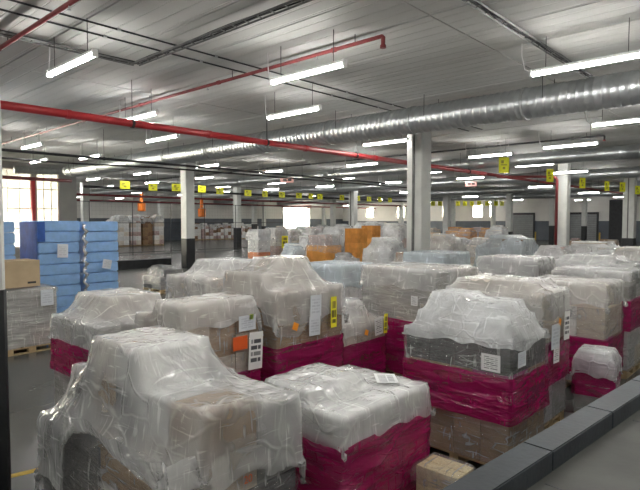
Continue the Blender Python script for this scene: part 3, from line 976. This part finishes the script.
def wrap_mesh(name, z0, z1, prof, m, seed, amp=.008, cr=.035, du=.06, dz=.04, flare=0.0):
    """film wound round a load: prof(z) -> x0,x1,y0,y1"""
    rnd = random.Random(seed)
    so = rnd.random() * 50
    nz = max(3, int((z1 - z0) / dz))
    verts, rings = [], None
    for iz in range(nz + 1):
        z = z0 + (z1 - z0) * iz / nz
        x0, x1, y0, y1 = prof(z)
        pts = []
        w, l = x1 - x0, y1 - y0
        nxs, nys = 14, 14
        c = cr
        def seg(ax, ay, bx, by, n):
            for k in range(n): pts.append((ax + (bx - ax) * k / n, ay + (by - ay) * k / n))
        seg(x0 + c, y0, x1 - c, y0, nxs); pts.append((x1 - c, y0)); pts.append((x1 - c * .3, y0 + c * .3))
        seg(x1, y0 + c, x1, y1 - c, nys); pts.append((x1, y1 - c)); pts.append((x1 - c * .3, y1 - c * .3))
        seg(x1 - c, y1, x0 + c, y1, nxs); pts.append((x0 + c, y1)); pts.append((x0 + c * .3, y1 - c * .3))
        seg(x0, y1 - c, x0, y0 + c, nys); pts.append((x0, y0 + c)); pts.append((x0 + c * .3, y0 + c * .3))
        cx, cy = (x0 + x1) / 2, (y0 + y1) / 2
        for (x, y) in pts:
            q = noise.noise(Vector((x * 2.2 + so, y * 2.2, z * 9 + (x + y) * 1.5))) + .5 * noise.noise(Vector((x * 6 + so, y * 6, z * 22)))
            r = 1.0
            e = .006 + amp * (q + .4)
            if flare and iz < 2: e += flare * abs(noise.noise(Vector((x * 9, y * 9, so))))
            dx, dy = x - cx, y - cy
            n = max(abs(dx) / (w / 2), abs(dy) / (l / 2)) + 1e-6
            gx = dx / (w / 2) if abs(dx) / (w / 2) > .97 else 0
            gy = dy / (l / 2) if abs(dy) / (l / 2) > .97 else 0
            verts.append((x + gx * e, y + gy * e, z + amp * .8 * noise.noise(Vector((x * 5, y * 5, z * 5 + so)))))
        rings = len(pts)
    faces = []
    for iz in range(nz):
        for k in range(rings):
            a = iz * rings + k; b = iz * rings + (k + 1) % rings
            faces.append((a, b, b + rings, a + rings))
    return mesh_from(name, verts, faces, m)


# wooden pallet, one mesh and a version in pieces
def pallet_parts(root, w, l, cx, cy, split):
    dk = [(-w / 2 + i * (w - .1) / 6, ) for i in range(7)]
    if split:
        root = link('wooden_pallet', None, root)
        for (x,) in dk:
            MB().box(x, x + .1, -l / 2, l / 2, .122, .144).build('deck_board', 'wood', root, False, (cx, cy, 0))
        for y in (-l / 2, -.05, l / 2 - .1):
            for x in (-w / 2, -.07, w / 2 - .14):
                MB().box(x, x + .14, y, y + .1, .022, .1).build('block', 'wood', root, False, (cx, cy, 0))
            MB().box(-w / 2, w / 2, y, y + .1, .1, .122).build('stringer', 'wood', root, False, (cx, cy, 0))
            MB().box(-w / 2, w / 2, y, y + .1, 0, .022).build('bottom_board', 'wood', root, False, (cx, cy, 0))
        return
    m = MB()
    for (x,) in dk: m.box(x, x + .1, -l / 2, l / 2, .122, .144)
    for y in (-l / 2, -.05, l / 2 - .1):
        for x in (-w / 2, -.07, w / 2 - .14): m.box(x, x + .14, y, y + .1, .022, .1)
        m.box(-w / 2, w / 2, y, y + .1, .1, .122).box(-w / 2, w / 2, y, y + .1, 0, .022)
    m.build('wooden_pallet', 'wood', root, False, (cx, cy, 0))


def cartons(root, tier, rng):
    """tier: (x0,x1,y0,y1,z0,z1,nx,ny,nz,[materials]) in root coordinates; only the outer ones"""
    x0, x1, y0, y1, z0, z1, nx, ny, nz, mats = tier
    dx, dy, dz = (x1 - x0) / nx, (y1 - y0) / ny, (z1 - z0) / nz
    for k in range(nz):
        for i in range(nx):
            for j in range(ny):
                if 0 < i < nx - 1 and 0 < j < ny - 1 and k < nz - 1: continue
                g = .006
                s = (dx - g - rng.random() * .008, dy - g - rng.random() * .008, dz - .004)
                link('carton', unit_cube(rng.choice(mats)), root, (x0 + (i + .5) * dx, y0 + (j + .5) * dy, z0 + (k + .5) * dz), (0, 0, 0), s)


def load(label, near, w, l, tiers, rz=0, wraps=(), sheet=None, labels=(), seed=0, pal=True, split=False, group=None, cat='pallet', name='wrapped_pallet', low=False):
    """near: world corner nearest the camera; tiers in metres from that corner"""
    rng = random.Random(seed)
    c, s = math.cos(rz), math.sin(rz)
    cx, cy = w / 2, l / 2
    root = empty(name, (near[0] + cx * c - cy * s, near[1] + cx * s + cy * c, 0), rz, label, cat, group)
    T = [(t[0] - cx, t[1] - cx, t[2] - cy, t[3] - cy) + tuple(t[4:]) for t in tiers]
    if pal: pallet_parts(root, w - .02, l - .02, 0, 0, split)
    for t in T: cartons(root, t, rng)

    def prof(z):
        act = [t for t in T if t[4] - .02 <= z <= t[5] + .01]
        if not act: return (-cx, cx, -cy, cy)
        return (min(t[0] for t in act), max(t[1] for t in act), min(t[2] for t in act), max(t[3] for t in act))
    base = prof(.5)
    for i, (z0, z1, m, amp) in enumerate(wraps):
        e = .003 + .012 * i
        def pf(z, e=e):
            q = prof(z)
            return (q[0] - e, q[1] + e, q[2] - e, q[3] + e)
        nm = 'magenta_wrap' if 'pink' in m else ('blue_wrap' if 'blue' in m else 'stretch_wrap')
        o = link(nm, wrap_mesh(nm, z0, z1, pf, m, seed * 7 + i, amp, dz=.08 if low else .04, flare=.02), root)
    if sheet:
        over, m, h, bind, slack = sheet
        boxes = [t[:6] for t in T]
        if not isinstance(over, tuple): over = (over,) * 4
        rect = (min(b[0] for b in boxes), max(b[1] for b in boxes), min(b[2] for b in boxes), max(b[3] for b in boxes))
        v, f = drape(boxes, rect, h, over, seed + 11, bind, 90 if low else 130, slack)
        link('cover_sheet', mesh_from('cover_sheet', v, f, m), root)
    for (face, u, z, ww, hh, m, tilt) in labels:
        q = prof(z)
        nm = 'sticker' if ww < .13 else 'paper_label'
        if face == 'y':
            link(nm, card_mesh(m), root, (-cx + u, q[2] - .06, z), (0, tilt, 0), (ww, .002, hh))
        elif face == 'x':
            link(nm, card_mesh(m), root, (q[0] - .06, -cy + u, z), (0, tilt, -math.pi / 2), (ww, .002, hh))
        else:
            link(nm, card_mesh(m), root, (-cx + u[0], -cy + u[1], z), (-math.pi / 2 + .03, 0, tilt), (ww, .002, hh))
    return root


# ---- the front loads
K1, B1, W1, G1, D1c = ['kraft', 'kraft2'], ['beige', 'beige2'], ['white_c', 'white_c2'], ['grey', 'grey2'], ['dark_c', 'dark_c2']
A = load('largest nearest pallet load under a tented clear cover, kraft and dark cartons showing through', at(200, 3.27), .82, 1.85,
     [(0, .82, 0, 1.85, .145, .8, 2, 4, 2, ['kraft2', 'dark_c2', 'dark_c2', 'kraft']), (0, .45, 0, .75, .8, 1.4, 1, 2, 2, ['beige', 'white_c2', 'kraft']),
      (.45, .82, 0, .75, .8, 1.33, 1, 2, 2, ['grey', 'grey2']), (0, .82, .75, 1.85, .8, 1.36, 2, 3, 2, ['kraft2', 'mag_c', 'dark_c2', 'dark_c2']),
      (0, .58, .75, 1.45, 1.36, 1.66, 2, 2, 1, ['beige2', 'white_c']), (-.26, 0, 1.4, 1.85, .145, 1.02, 1, 1, 2, ['dark_c2'])],
     0, [(.16, 1.18, 'film', .014)], (.5, 'film_sheet', .036, .12, .03), [], 3)
t = bpy.data.curves.new('print', 'FONT'); t.extrude = .0005; t.body = '20'; t.size = .075; t.align_x = 'CENTER'
t.materials.append(M['red_sq'])
tmp = link('tmp', t); bpy.context.view_layer.update()
tme = bpy.data.meshes.new_from_object(tmp.evaluated_get(bpy.context.evaluated_depsgraph_get()))
bpy.data.objects.remove(tmp)
link('printed_number', tme, A, (-.41 + .34, -.925 - .03, .87), (math.pi / 2, 0, 0))
load('white carton load with magenta lower wrap and a barcode sheet on its cover', at(344, 4.0), 1.2, .95,
     [(0, 1.2, 0, .95, .145, .9, 3, 2, 2, ['white_c', 'pinkish_c']), (0.01, 1.19, .01, .94, .9, 1.09, 3, 2, 1, W1), (0.05, .75, .42, .93, 1.09, 1.2, 2, 1, 1, W1)],
     0, [(.8, 1.08, 'film', .01), (.14, .9, 'film_pink', .02)], (.24, 'film_sheet', .04, .035, .016),
     [('top', (1.02, .34), 1.135, .30, .2, 'paper_bar', .75)], 5)
load('tall peaked-cover load with white list, yellow sticker and orange dot, magenta base', at(276, 6.3), 1.2, 1.0,
     [(0, 1.2, 0, 1.0, .145, 1.08, 3, 2, 3, ['kraft2', 'mag_c']), (0, 1.2, 0, 1.0, 1.08, 1.74, 3, 2, 3, ['beige', 'kraft']), (.38, .85, .3, .85, 1.74, 2.1, 1, 2, 1, B1), (0, .37, .25, .98, 1.74, 1.93, 1, 2, 1, B1)],
     0, [(1.05, 1.74, 'film', .008), (.14, 1.1, 'film_pink', .014)], (.42, 'film_sheet', .05, .05, .012),
     [('y', .62, 1.54, .2, .27, 'paper_plain', .03), ('y', .6, 1.29, .2, .24, 'paper_plain', .03), ('y', .96, 1.42, .11, .4, 'paper_yellow', 0), ('y', .26, 1.33, .09, .09, 'orange_dot', .4)], 8)
load('mid-height load with long printed list, red square sticker and lime dot, magenta base', at(181, 5.4), 1.02, .88,
     [(0, 1.02, 0, .88, .145, .92, 3, 2, 2, ['kraft2', 'mag_c']), (0, 1.02, 0, .88, .92, 1.56, 3, 2, 3, ['kraft', 'beige']), (0.0, .95, 0, .5, 1.56, 1.73, 2, 1, 1, B1)],
     0, [(.88, 1.56, 'film', .008), (.14, .92, 'film_pink', .012)], (.26, 'film_sheet', .045, .05, .012),
     [('y', .92, 1.14, .2, .42, 'paper_big', .05), ('y', .70, 1.26, .2, .15, 'red_sq', 0), ('y', .80, 1.47, .24, .17, 'paper_plain', 0), ('y', .86, 1.53, .06, .06, 'lime', 0)], 13)
load('long low-topped load with a magenta band, standing across the aisle from the blue stacks', at(95, 5.9), 1.0, 1.2,
     [(0, 1.0, 0, 1.2, .145, .76, 2, 3, 2, G1), (0, 1.0, 0, 1.2, .76, 1.42, 2, 3, 2, ['beige', 'grey2']), (.3, 1.0, .35, 1.2, 1.42, 1.66, 1, 2, 1, B1)],
     0, [(.14, .82, 'film_grey', .01), (1.12, 1.42, 'film', .008), (.76, 1.16, 'film_pink', .01)], (.28, 'film_sheet', .05, .04, .012), [], 17)
load('small stepped load with white list, yellow tape and orange dot on a magenta base', at(342, 7.6), 1.05, .9,
     [(0, 1.05, 0, .9, .145, .8, 2, 2, 2, ['mag_c', 'kraft2']), (0, 1.05, 0, .9, .8, 1.09, 3, 2, 1, B1), (.05, .62, .1, .8, 1.09, 1.4, 2, 2, 1, W1)],
     0, [(.78, 1.09, 'film', .008), (.14, .82, 'film_pink', .012)], (.18, 'film_sheet', .045, .05, .012),
     [('y', .80, 1.0, .2, .26, 'paper', -.1), ('y', .98, 1.02, .09, .3, 'paper_yellow', .05), ('y', .5, .95, .08, .08, 'orange_dot', .4)], 19)
load('tall grey load banded with stretch film over a magenta base, beside the broad column', (7.15, 4.2), 1.1, 1.55,
     [(0, 1.1, 0, 1.55, .145, 1.0, 2, 3, 3, ['mag_c', 'kraft2']), (0, 1.1, 0, 1.55, 1.0, 1.82, 2, 4, 5, ['grey2', 'beige', 'grey'])],
     -.13, [(.95, 1.82, 'film_grey', .012), (.14, 1.02, 'film_pink', .012)], (.3, 'film_sheet', .05, .04, .012),
     [('x', .35, 1.36, .13, .15, 'paper', 0)], 23)
load('load of dark cartons over a magenta band, topped with crumpled film by the kerb', at(512, 5.2), .88, 1.22,
     [(0, .88, 0, 1.22, .145, .64, 2, 4, 2, K1), (0, .88, 0, 1.22, .64, 1.08, 2, 3, 2, ['kraft2', 'dark_c2', 'mag_c']), (0, .88, 0, 1.22, 1.08, 1.4, 2, 4, 1, D1c),
      (.08, .8, .1, 1.1, 1.4, 1.58, 2, 2, 1, ['grey2', 'white_c2']), (.3, .75, .2, .55, 1.58, 1.72, 1, 1, 1, W1), (.2, .65, .65, 1.05, 1.58, 1.78, 1, 1, 1, W1)],
     -.03, [(.16, .66, 'film', .012), (1.04, 1.4, 'film', .01), (.6, 1.07, 'film_pink', .014)], (.07, 'film_puffy', .036, .03, .04),
     [('x', .17, 1.2, .2, .17, 'paper', 0), ('y', .14, 1.24, .18, .15, 'paper_plain', 0)], 29)
load('tall load with two white lists, orange dot and magenta band, by the kerb', at(541, 6.26), .95, 1.2,
     [(0, .95, 0, 1.2, .145, .65, 2, 3, 2, G1), (0, .95, 0, 1.2, .65, 1.12, 2, 3, 2, ['mag_c', 'kraft2']), (0, .95, 0, 1.2, 1.12, 1.72, 2, 3, 2, B1), (.1, .9, .2, 1.1, 1.72, 1.83, 2, 2, 1, B1)],
     0, [(.16, .68, 'film', .012), (1.08, 1.72, 'film', .01), (.62, 1.12, 'film_pink', .014)], (.32, 'film_sheet', .045, .04, .012),
     [('y', .78, 1.28, .2, .36, 'paper_big', .05), ('y', .38, 1.2, .28, .3, 'paper_plain', .03), ('y', .52, 1.36, .08, .08, 'orange_dot', .4), ('y', .42, .98, .2, .22, 'paper', .05)], 31)
load('small low round-topped bundle in clear film with a magenta band', (7.46, 1.82), .42, .45,
     [(0, .42, 0, .45, .1, .5, 1, 1, 1, G1), (0, .42, 0, .45, .5, .8, 1, 1, 1, ['mag_c']), (.04, .38, .04, .41, .8, .9, 1, 1, 1, W1)],
     .1, [(.02, .5, 'film', .02), (.34, .66, 'film_pink', .02)], (.2, 'film_puffy', .03, .02, .03), [], 37, True)
load('load with beige cartons above wide magenta wrap by the kerb', at(607, 7.9), .95, 1.2,
     [(0, .95, 0, 1.2, .145, .3, 2, 3, 1, G1), (0, .95, 0, 1.2, .3, .84, 2, 3, 2, ['mag_c', 'kraft2']), (0, .95, 0, 1.2, .84, 1.3, 2, 3, 2, ['beige', 'white_c2']), (0, .95, 0, 1.15, 1.3, 1.64, 2, 2, 1, B1)],
     0, [(.1, .34, 'film', .012), (.82, 1.3, 'film', .01), (.26, .84, 'film_pink', .014)], (.34, 'film_sheet', .05, .04, .012), [], 41)
load('farthest load in the kerb row, grey with a magenta band at mid height', (9.85, 2.2), 1.0, 1.2,
     [(0, 1.0, 0, 1.2, .145, .8, 2, 3, 2, ['grey2', 'beige']), (0, 1.0, 0, 1.2, .8, 1.3, 2, 3, 2, ['mag_c']), (0, 1.0, 0, 1.2, 1.3, 1.75, 2, 3, 2, G1)],
     0, [(.14, .82, 'film', .012), (1.28, 1.75, 'film', .01), (.8, 1.3, 'film_pink', .014)], (.15, 'film_sheet', .06, .04, .012), [], 43)
load('long wide load under flat pale cover behind the kerb row', at(633, 11.2), 1.2, 1.9,
     [(0, 1.2, 0, 1.9, .145, 1.3, 3, 5, 3, ['beige', 'grey2']), (0, 1.2, 0, 1.9, 1.3, 1.66, 3, 4, 1, W1), (.3, 1.1, .4, 1.5, 1.66, 1.8, 1, 2, 1, W1)],
     0, [(.14, 1.66, 'film', .01)], (.4, 'film_sheet', .06, .05, .012), [], 47)
load('load under a smooth grey cover with a sliver of orange carton at its side', (9.95, 3.75), 1.1, 1.1,
     [(0, 1.0, 0, 1.1, .145, 1.88, 2, 2, 4, G1), (1.0, 1.1, 0, .3, .145, 1.8, 1, 1, 4, ['orange_c'])],
     .05, [(.14, 1.86, 'film', .01)], (.35, 'film_sheet', .06, .05, .012), [], 53)
load('load under a flat bluish cover at the foot of the broad column', (10.9, 6.15), 1.15, 1.1,
     [(0, 1.15, 0, 1.1, .145, 1.84, 3, 2, 5, G1)], 0, [(.14, 1.84, 'film', .01)], (.5, 'film_blue', .06, .06, .012), [], 59)
load('load under milky crumpled cover behind the grey banded load', (8.95, 4.75), .85, 1.0,
     [(0, .85, 0, 1.0, .145, 1.6, 2, 2, 4, G1), (.1, .7, .1, .9, 1.6, 1.72, 1, 2, 1, W1)], 0, [(.14, 1.6, 'film_grey', .01)], (.5, 'film_sheet', .06, .06, .02), [], 61)
load('pale bluish carton load with magenta base seen behind the small stepped load', (8.3, 7.0), 1.05, 1.1,
     [(0, 1.05, 0, 1.1, .145, .95, 2, 2, 2, ['mag_c']), (0, 1.05, 0, 1.1, .95, 1.68, 2, 2, 2, W1)],
     0, [(.9, 1.66, 'film', .01), (.14, .95, 'film_pink', .012)], (.45, 'film_blue', .06, .05, .012), [], 67)
load('load under a smooth sloping pale cover behind the mid-height load', (5.65, 7.9), 1.2, 1.25,
     [(0, 1.2, 0, 1.25, .145, 1.55, 2, 3, 4, B1), (.4, 1.2, .1, .9, 1.55, 1.84, 1, 2, 1, W1)], 0, [(.14, 1.55, 'film', .01)], (.5, 'film_sheet', .06, .06, .012), [], 71)
load('low pale plywood crate in clear film on the floor between two front loads', (3.93, 2.08), .29, .4,
     [(0, .29, 0, .4, .145, .5, 2, 2, 1, ['plywood'])], 0, [(.1, .5, 'film', .01)], (.12, 'film', .05, .02, .012), [], 73, cat='crate')

# ---- left side: grey wrapped pallet with a carton on it, blue stacks
pg = (3.46, 11.3)
load('grey film-wrapped load with a white note on a bare wooden pallet, carton on top', pg, 1.0, 1.15,
     [(0.02, .98, .02, 1.13, .145, 1.25, 2, 3, 3, ['grey', 'grey2', 'pinkish_c'])], .05, [(.13, 1.25, 'film_grey', .012)], (.12, 'film', .06, .02, .012),
     [('y', .78, 1.07, .25, .32, 'paper_plain', 0)], 79, True, True)
bx = empty('cardboard_box', (pg[0] + .36, pg[1] + .45, 1.30), .06, 'plain brown cardboard box on top of the grey wrapped load', 'box')
MB().box(-.34, .34, -.3, .3, 0, .52).build('box_body', 'tan', bx)
MB().box(-.34, .34, -.012, .012, .52, .523).build('tape', 'kraft2', bx)
MB().box(.1, .26, -.302, -.3, .06, .1).build('printed_mark', 'cable', bx)


def blue_stack(near, w, l, rows, hrow, label, deep, seed):
    rng = random.Random(seed)
    root = empty('blue_stack', (near[0] + w / 2, near[1] + l / 2, 0), 0, label, 'stack', 'stacks of blue wrapped packs')
    pallet_parts(root, w - .04, l - .04, 0, 0, False)
    for r in range(rows):
        bm = bmesh.new()
        bmesh.ops.create_cube(bm, size=1)
        ox = (rng.random() - .5) * .03
        bmesh.ops.scale(bm, vec=(w * (.98 + rng.random() * .03), l * .98, hrow - .012), verts=bm.verts)
        bmesh.ops.bevel(bm, geom=bm.edges[:], offset=.022, segments=2, affect='EDGES')
        bmesh.ops.subdivide_edges(bm, edges=[e for e in bm.edges if e.calc_length() > .3], cuts=5, use_grid_fill=True)
        for v in bm.verts:
            n = noise.noise(v.co * 5 + Vector((r * 3, seed, 0))) * .012
            v.co.x += n; v.co.y += n
        me = bpy.data.meshes.new('pack'); bm.to_mesh(me); bm.free()
        me.materials.append(M['blue_pack'])
        link('blue_pack', me, root, (ox, 0, .145 + (r + .5) * hrow))
    x = w / 2
    if deep:
        # deep blue panels over the end face and the front corner
        o = MB().box(-x - .02, -x - .012, -l / 2 + .02, l / 2 - .02, .145 + hrow * 3.1, .145 + hrow * rows - .03).build('blue_film', 'blue_deep', root)
        o = MB().box(-x - .02, -x + .16, -l / 2 - .02, -l / 2 - .012, .145 + hrow * 7.1, .145 + hrow * rows - .03).build('blue_film', 'blue_deep', root)
    return root

s1 = blue_stack((3.45, 14.1), 1.15, 1.2, 9, .272, 'blue pack stack beside the window, partly behind the cardboard box', False, 1)
s2 = blue_stack((5.07, 14.0), 1.02, 1.2, 9, .274, 'middle blue pack stack with deep blue film on its side and a white note', True, 2)
s3 = blue_stack((6.22, 14.0), .92, 1.2, 9, .272, 'blue pack stack with a round white note, nearest the open floor', False, 3)
link('paper_label', card_mesh('paper_plain'), s2, (.05, -.66, 1.85), (0, .03, 0), (.26, .002, .34))
link('paper_label', card_mesh('paper_plain'), s3, (.1, -.66, 1.45), (0, .2, 0), (.24, .002, .24))
fv = MB()
rn = random.Random(5)
for q in range(9):
    z0 = .0 + q * .28
    fv.tube([(.0, 0, z0), (.02 + rn.random() * .03, -.03, z0 + .09), (-.02, .02, z0 + .18), (.01, 0, z0 + .28)], [.03, .055, .035, .05], 7)
fo = tag(fv.build('foil_strip', 'silver', None, True, (6.155, 13.88, 0)), 'crumpled silver foil strip hanging between two blue stacks', 'foil')

# ---- middle and far loads
def far(px, d, w, l, h, mats, label, film_m='film_sheet', group=None, over=.35, seed=0, tiers=None, wraps=None, rz=0, name='wrapped_pallet', cat='pallet', hgrid=.1, n=(2, 2, 3), sheet=True):
    X, Y = at(px, d)
    T = tiers or [(0, w, 0, l, .145, h, *n, mats)]
    if tiers is None and sheet:
        q = random.Random(seed * 3 + 1)
        T[0] = (0, w, 0, l, .145, h - .36, *n, mats)
        a, b = q.uniform(.05, .3) * w, q.uniform(.6, .95) * w
        T.append((a, b, q.uniform(.05, .3) * l, q.uniform(.6, .95) * l, h - .36, h - q.uniform(0, .06), 1, 1, 1, mats))
        a, b = q.uniform(0, .5) * w, q.uniform(.6, 1) * w
        T.append((a, b, 0.0, q.uniform(.3, .5) * l, h - .36, h - q.uniform(.1, .22), 1, 1, 1, mats))
    c, s = math.cos(rz), math.sin(rz)
    nx, ny = X - (w / 2 * c - l / 2 * s), Y - (w / 2 * s + l / 2 * c)
    return load(label, (nx, ny), w, l, T, rz, wraps if wraps is not None else [(.14, h * .96, 'film', .02)], ((over, film_m, hgrid, .07, .02) if sheet else None), [], seed, True, False, group, cat, name, True)

far(445, 20, 1.15, 1.1, 2.1, B1, 'brown-grey load in milky film beyond the broad column', 'film_sheet', None, .6, 101)
far(508, 17.6, 1.4, 1.5, 2.15, ['brown_c', 'beige'], 'large heap of brown sacks under a bluish cover', 'film_blue', None, .7, 102)
far(552, 14.6, .95, 1.0, 1.95, ['beige2', 'pinkish_c'], 'pale crumpled load beside the sack heap', 'film_puffy', None, .5, 103)
far(594, 16.6, 1.25, 1.4, 1.95, B1, 'wide load with rumpled white cover in front of the riser column', 'film_puffy', None, .6, 104)
far(632, 14.2, 1.1, 1.2, 1.95, B1, 'load with creased cover below the right column', 'film_sheet', None, .5, 105)
far(259, 21, .62, .62, 2.25, W1 + ['pinkish_c'], 'tall white bundle with an orange band on the aisle corner', 'film_puffy', None, .4, 106,
    [(0, .62, 0, .62, .145, .9, 1, 1, 2, W1), (0, .62, 0, .62, .9, 1.4, 1, 1, 1, ['orange']), (0, .62, 0, .62, 1.4, 2.25, 1, 1, 3, W1 + ['pinkish_c'])], [(.14, 2.2, 'film', .02)])
yb = far(276, 22.2, .66, .66, 2.3, W1, 'tall white bundle with a yellow sticker and dark side', 'film_puffy', None, .4, 107,
    [(0, .66, 0, .66, .145, 2.3, 1, 1, 6, W1 + ['pinkish_c'])], [(.14, 2.2, 'film', .02)])
link('sticker', card_mesh('paper_yellow'), yb, (.1, -.42, 1.75), (0, 0, 0), (.34, .002, .5))
far(293, 18.6, .6, .6, 1.85, W1, 'pale bundle with bluish film between white bundles', 'film_blue', None, .4, 108)
far(306, 19.8, .55, .55, 2.1, W1 + ['pinkish_c'], 'white bundle next to the large orange-brown box', 'film_puffy', None, .3, 109)
far(324, 19, .85, .9, 2.1, ['orange_c'], 'large orange-brown box load with clear film on top', 'film', None, .25, 110,
    [(0, .85, 0, .9, .145, 1.75, 1, 1, 2, ['orange_c', 'orange_c2']), (.05, .8, .05, .85, 1.75, 2.1, 2, 2, 1, ['pinkish_c', 'grey2'])], [(1.7, 2.1, 'film', .02)])
far(343, 17.0, .8, .8, 1.6, G1, 'low pale load in front of the orange stacks', 'film_sheet', None, .2, 111)
far(356, 20.5, .62, .6, 2.32, ['orange_c', 'orange_c2'], 'tall stack of orange cartons beside the pale sacks', 'film', None, .1, 112, None, [], 0, 'carton_stack', 'stack', .1, (1, 1, 4), False)
far(371, 23.5, .6, .6, 2.4, ['orange_c', 'orange_c2'], 'second orange carton stack behind the tall orange one', 'film', None, .1, 113, None, [], 0, 'carton_stack', 'stack', .1, (1, 1, 4), False)
far(385, 17.5, .95, 1.0, 2.05, ['beige2', 'white_c2'], 'pale sacks in milky film right of the orange stack', 'film_puffy', None, .5, 114, None, None, 0, 'wrapped_pallet', 'pallet', .08, (1, 2, 6))
far(402, 15.5, .6, .7, 1.75, ['brown_c', 'dark_c2'], 'brown and dark load tucked against the broad column', 'film', None, .3, 115)
far(396, 27, 1.4, 1.3, 2.5, ['beige2', 'pinkish_c'], 'big rumpled load in white film beyond the orange stacks', 'film_puffy', None, .7, 116)
far(335, 27, 1.2, 1.2, 2.3, G1, 'grey film load behind the orange-brown box', 'film_puffy', None, .6, 117)
far(313, 33, 1.2, 1.2, 2.25, ['pinkish_c', 'grey2'], 'rosy grey load in front of the bright door', 'film_sheet', None, .6, 118)
far(290, 30, 1.2, 1.2, 2.2, B1, 'pale load just below the bright door', 'film_sheet', None, .6, 119)
far(372, 33, 1.2, 1.2, 2.6, W1, 'white film load at the foot of the slim column', 'film_puffy', None, .6, 120)
far(165, 20, 1.15, 1.2, .95, ['dark_c2', 'grey'], 'low dark load in clear film on the open floor', 'film', None, .25, 121)
rg = random.Random(9)
for i, (px, d, h, m, f) in enumerate(((342, 38, 2.4, G1, 'film_puffy'), (360, 42, 2.5, W1, 'film_puffy'), (380, 40, 2.5, B1, 'film_puffy'), (430, 40, 2.1, ['orange_c', 'beige'], 'film'), (437, 32, 1.9, B1, 'film_sheet'),
                                   (455, 46, 2.1, ['orange_c', 'orange_c2'], 'film'), (467, 42, 2.1, ['orange_c', 'orange_c2'], 'film'), (478, 46, 2.1, ['orange_c', 'pinkish_c'], 'film'), (489, 42.5, 2.1, ['orange_c', 'orange_c2'], 'film'),
                                   (497, 40, 2.3, B1, 'film_puffy'), (461, 29, 1.7, G1, 'film_sheet'), (480, 26, 1.8, B1, 'film_sheet'), (301, 44, 2.2, W1, 'film_sheet'), (322, 46, 2.3, G1, 'film_puffy'), (281, 48, 2.2, B1, 'film_sheet'))):
    isor = 'orange_c' in m
    far(px, d, 1.15, 1.15, h, m, {430: 'distant orange and beige load just past the broad column', 455: 'distant orange carton load nearest the far white column', 467: 'distant orange carton load in the middle of the orange row', 478: 'distant orange and rosy load in the orange row', 489: 'distant orange carton load at the dock end of the row', 437: 'distant pale load between the broad column and the orange row', 497: 'distant rumpled pale load beside the last orange load', 461: 'distant low grey load in front of the orange row', 480: 'distant low beige load in front of the orange row', 342: 'distant grey film load right of the bright door', 360: 'distant white film load behind the slim column', 380: 'distant beige film load beyond the orange stacks', 301: 'distant white load directly under the bright door', 322: 'distant grey film load beside the thin far columns', 281: 'distant beige load at the edge of the bright door'}[px], f,
        'distant orange loads' if isor else ('distant white loads near the door' if px < 400 else 'distant pale loads'), .3 if isor else .6, 140 + i, None, None, 0, 'wrapped_pallet', 'pallet', .16)
bx0, by0 = at(136, 57)
for i in range(8):
    X, Y = bx0 + (i % 4 - 1.5) * 1.33, by0 + (i // 4 - .5) * 1.4
    d_ = X * CT + Y * ST
    far(320 + FPX * (X * ST - Y * CT) / d_, d_, 1.1, 1.12, 3.1 + .25 * rg.random(), ['white_c', 'white_c2', 'beige2', 'pinkish_c'] if i != 2 else ['brown_c', 'kraft'], 'double-height load of white and brown sacks behind the fence', 'film_puffy', 'double-height loads behind the fence', .5, 170 + i, None, [], 0, 'wrapped_pallet', 'pallet', .16, (2, 2, 6))
for i in range(9):
    X, Y = 42.3 + i * 1.27, 61.5
    d_ = X * CT + Y * ST
    far(320 + FPX * (X * ST - Y * CT) / d_, d_, 1.05, 1.05, 2.1 + .4 * rg.random(), ['white_c2', 'pinkish_c', 'brown_c', 'white_c'], 'small far load in a line along the dark back wall', 'film_puffy', 'line of loads along the back wall', .3, 190 + i, None, [], 0, 'wrapped_pallet', 'pallet', .25, (2, 2, 4))
for i, (px, d) in enumerate(((604, 52), (612, 50), (575, 55))):
    far(px, d, 1.0, 1.0, .9, ['kraft', 'pinkish_c', 'beige'], 'low mixed load on the floor near the dock doors', 'film', 'low loads near the dock doors', .2, 210 + i, None, [], 0, 'wrapped_pallet', 'pallet', .25, (2, 2, 1))
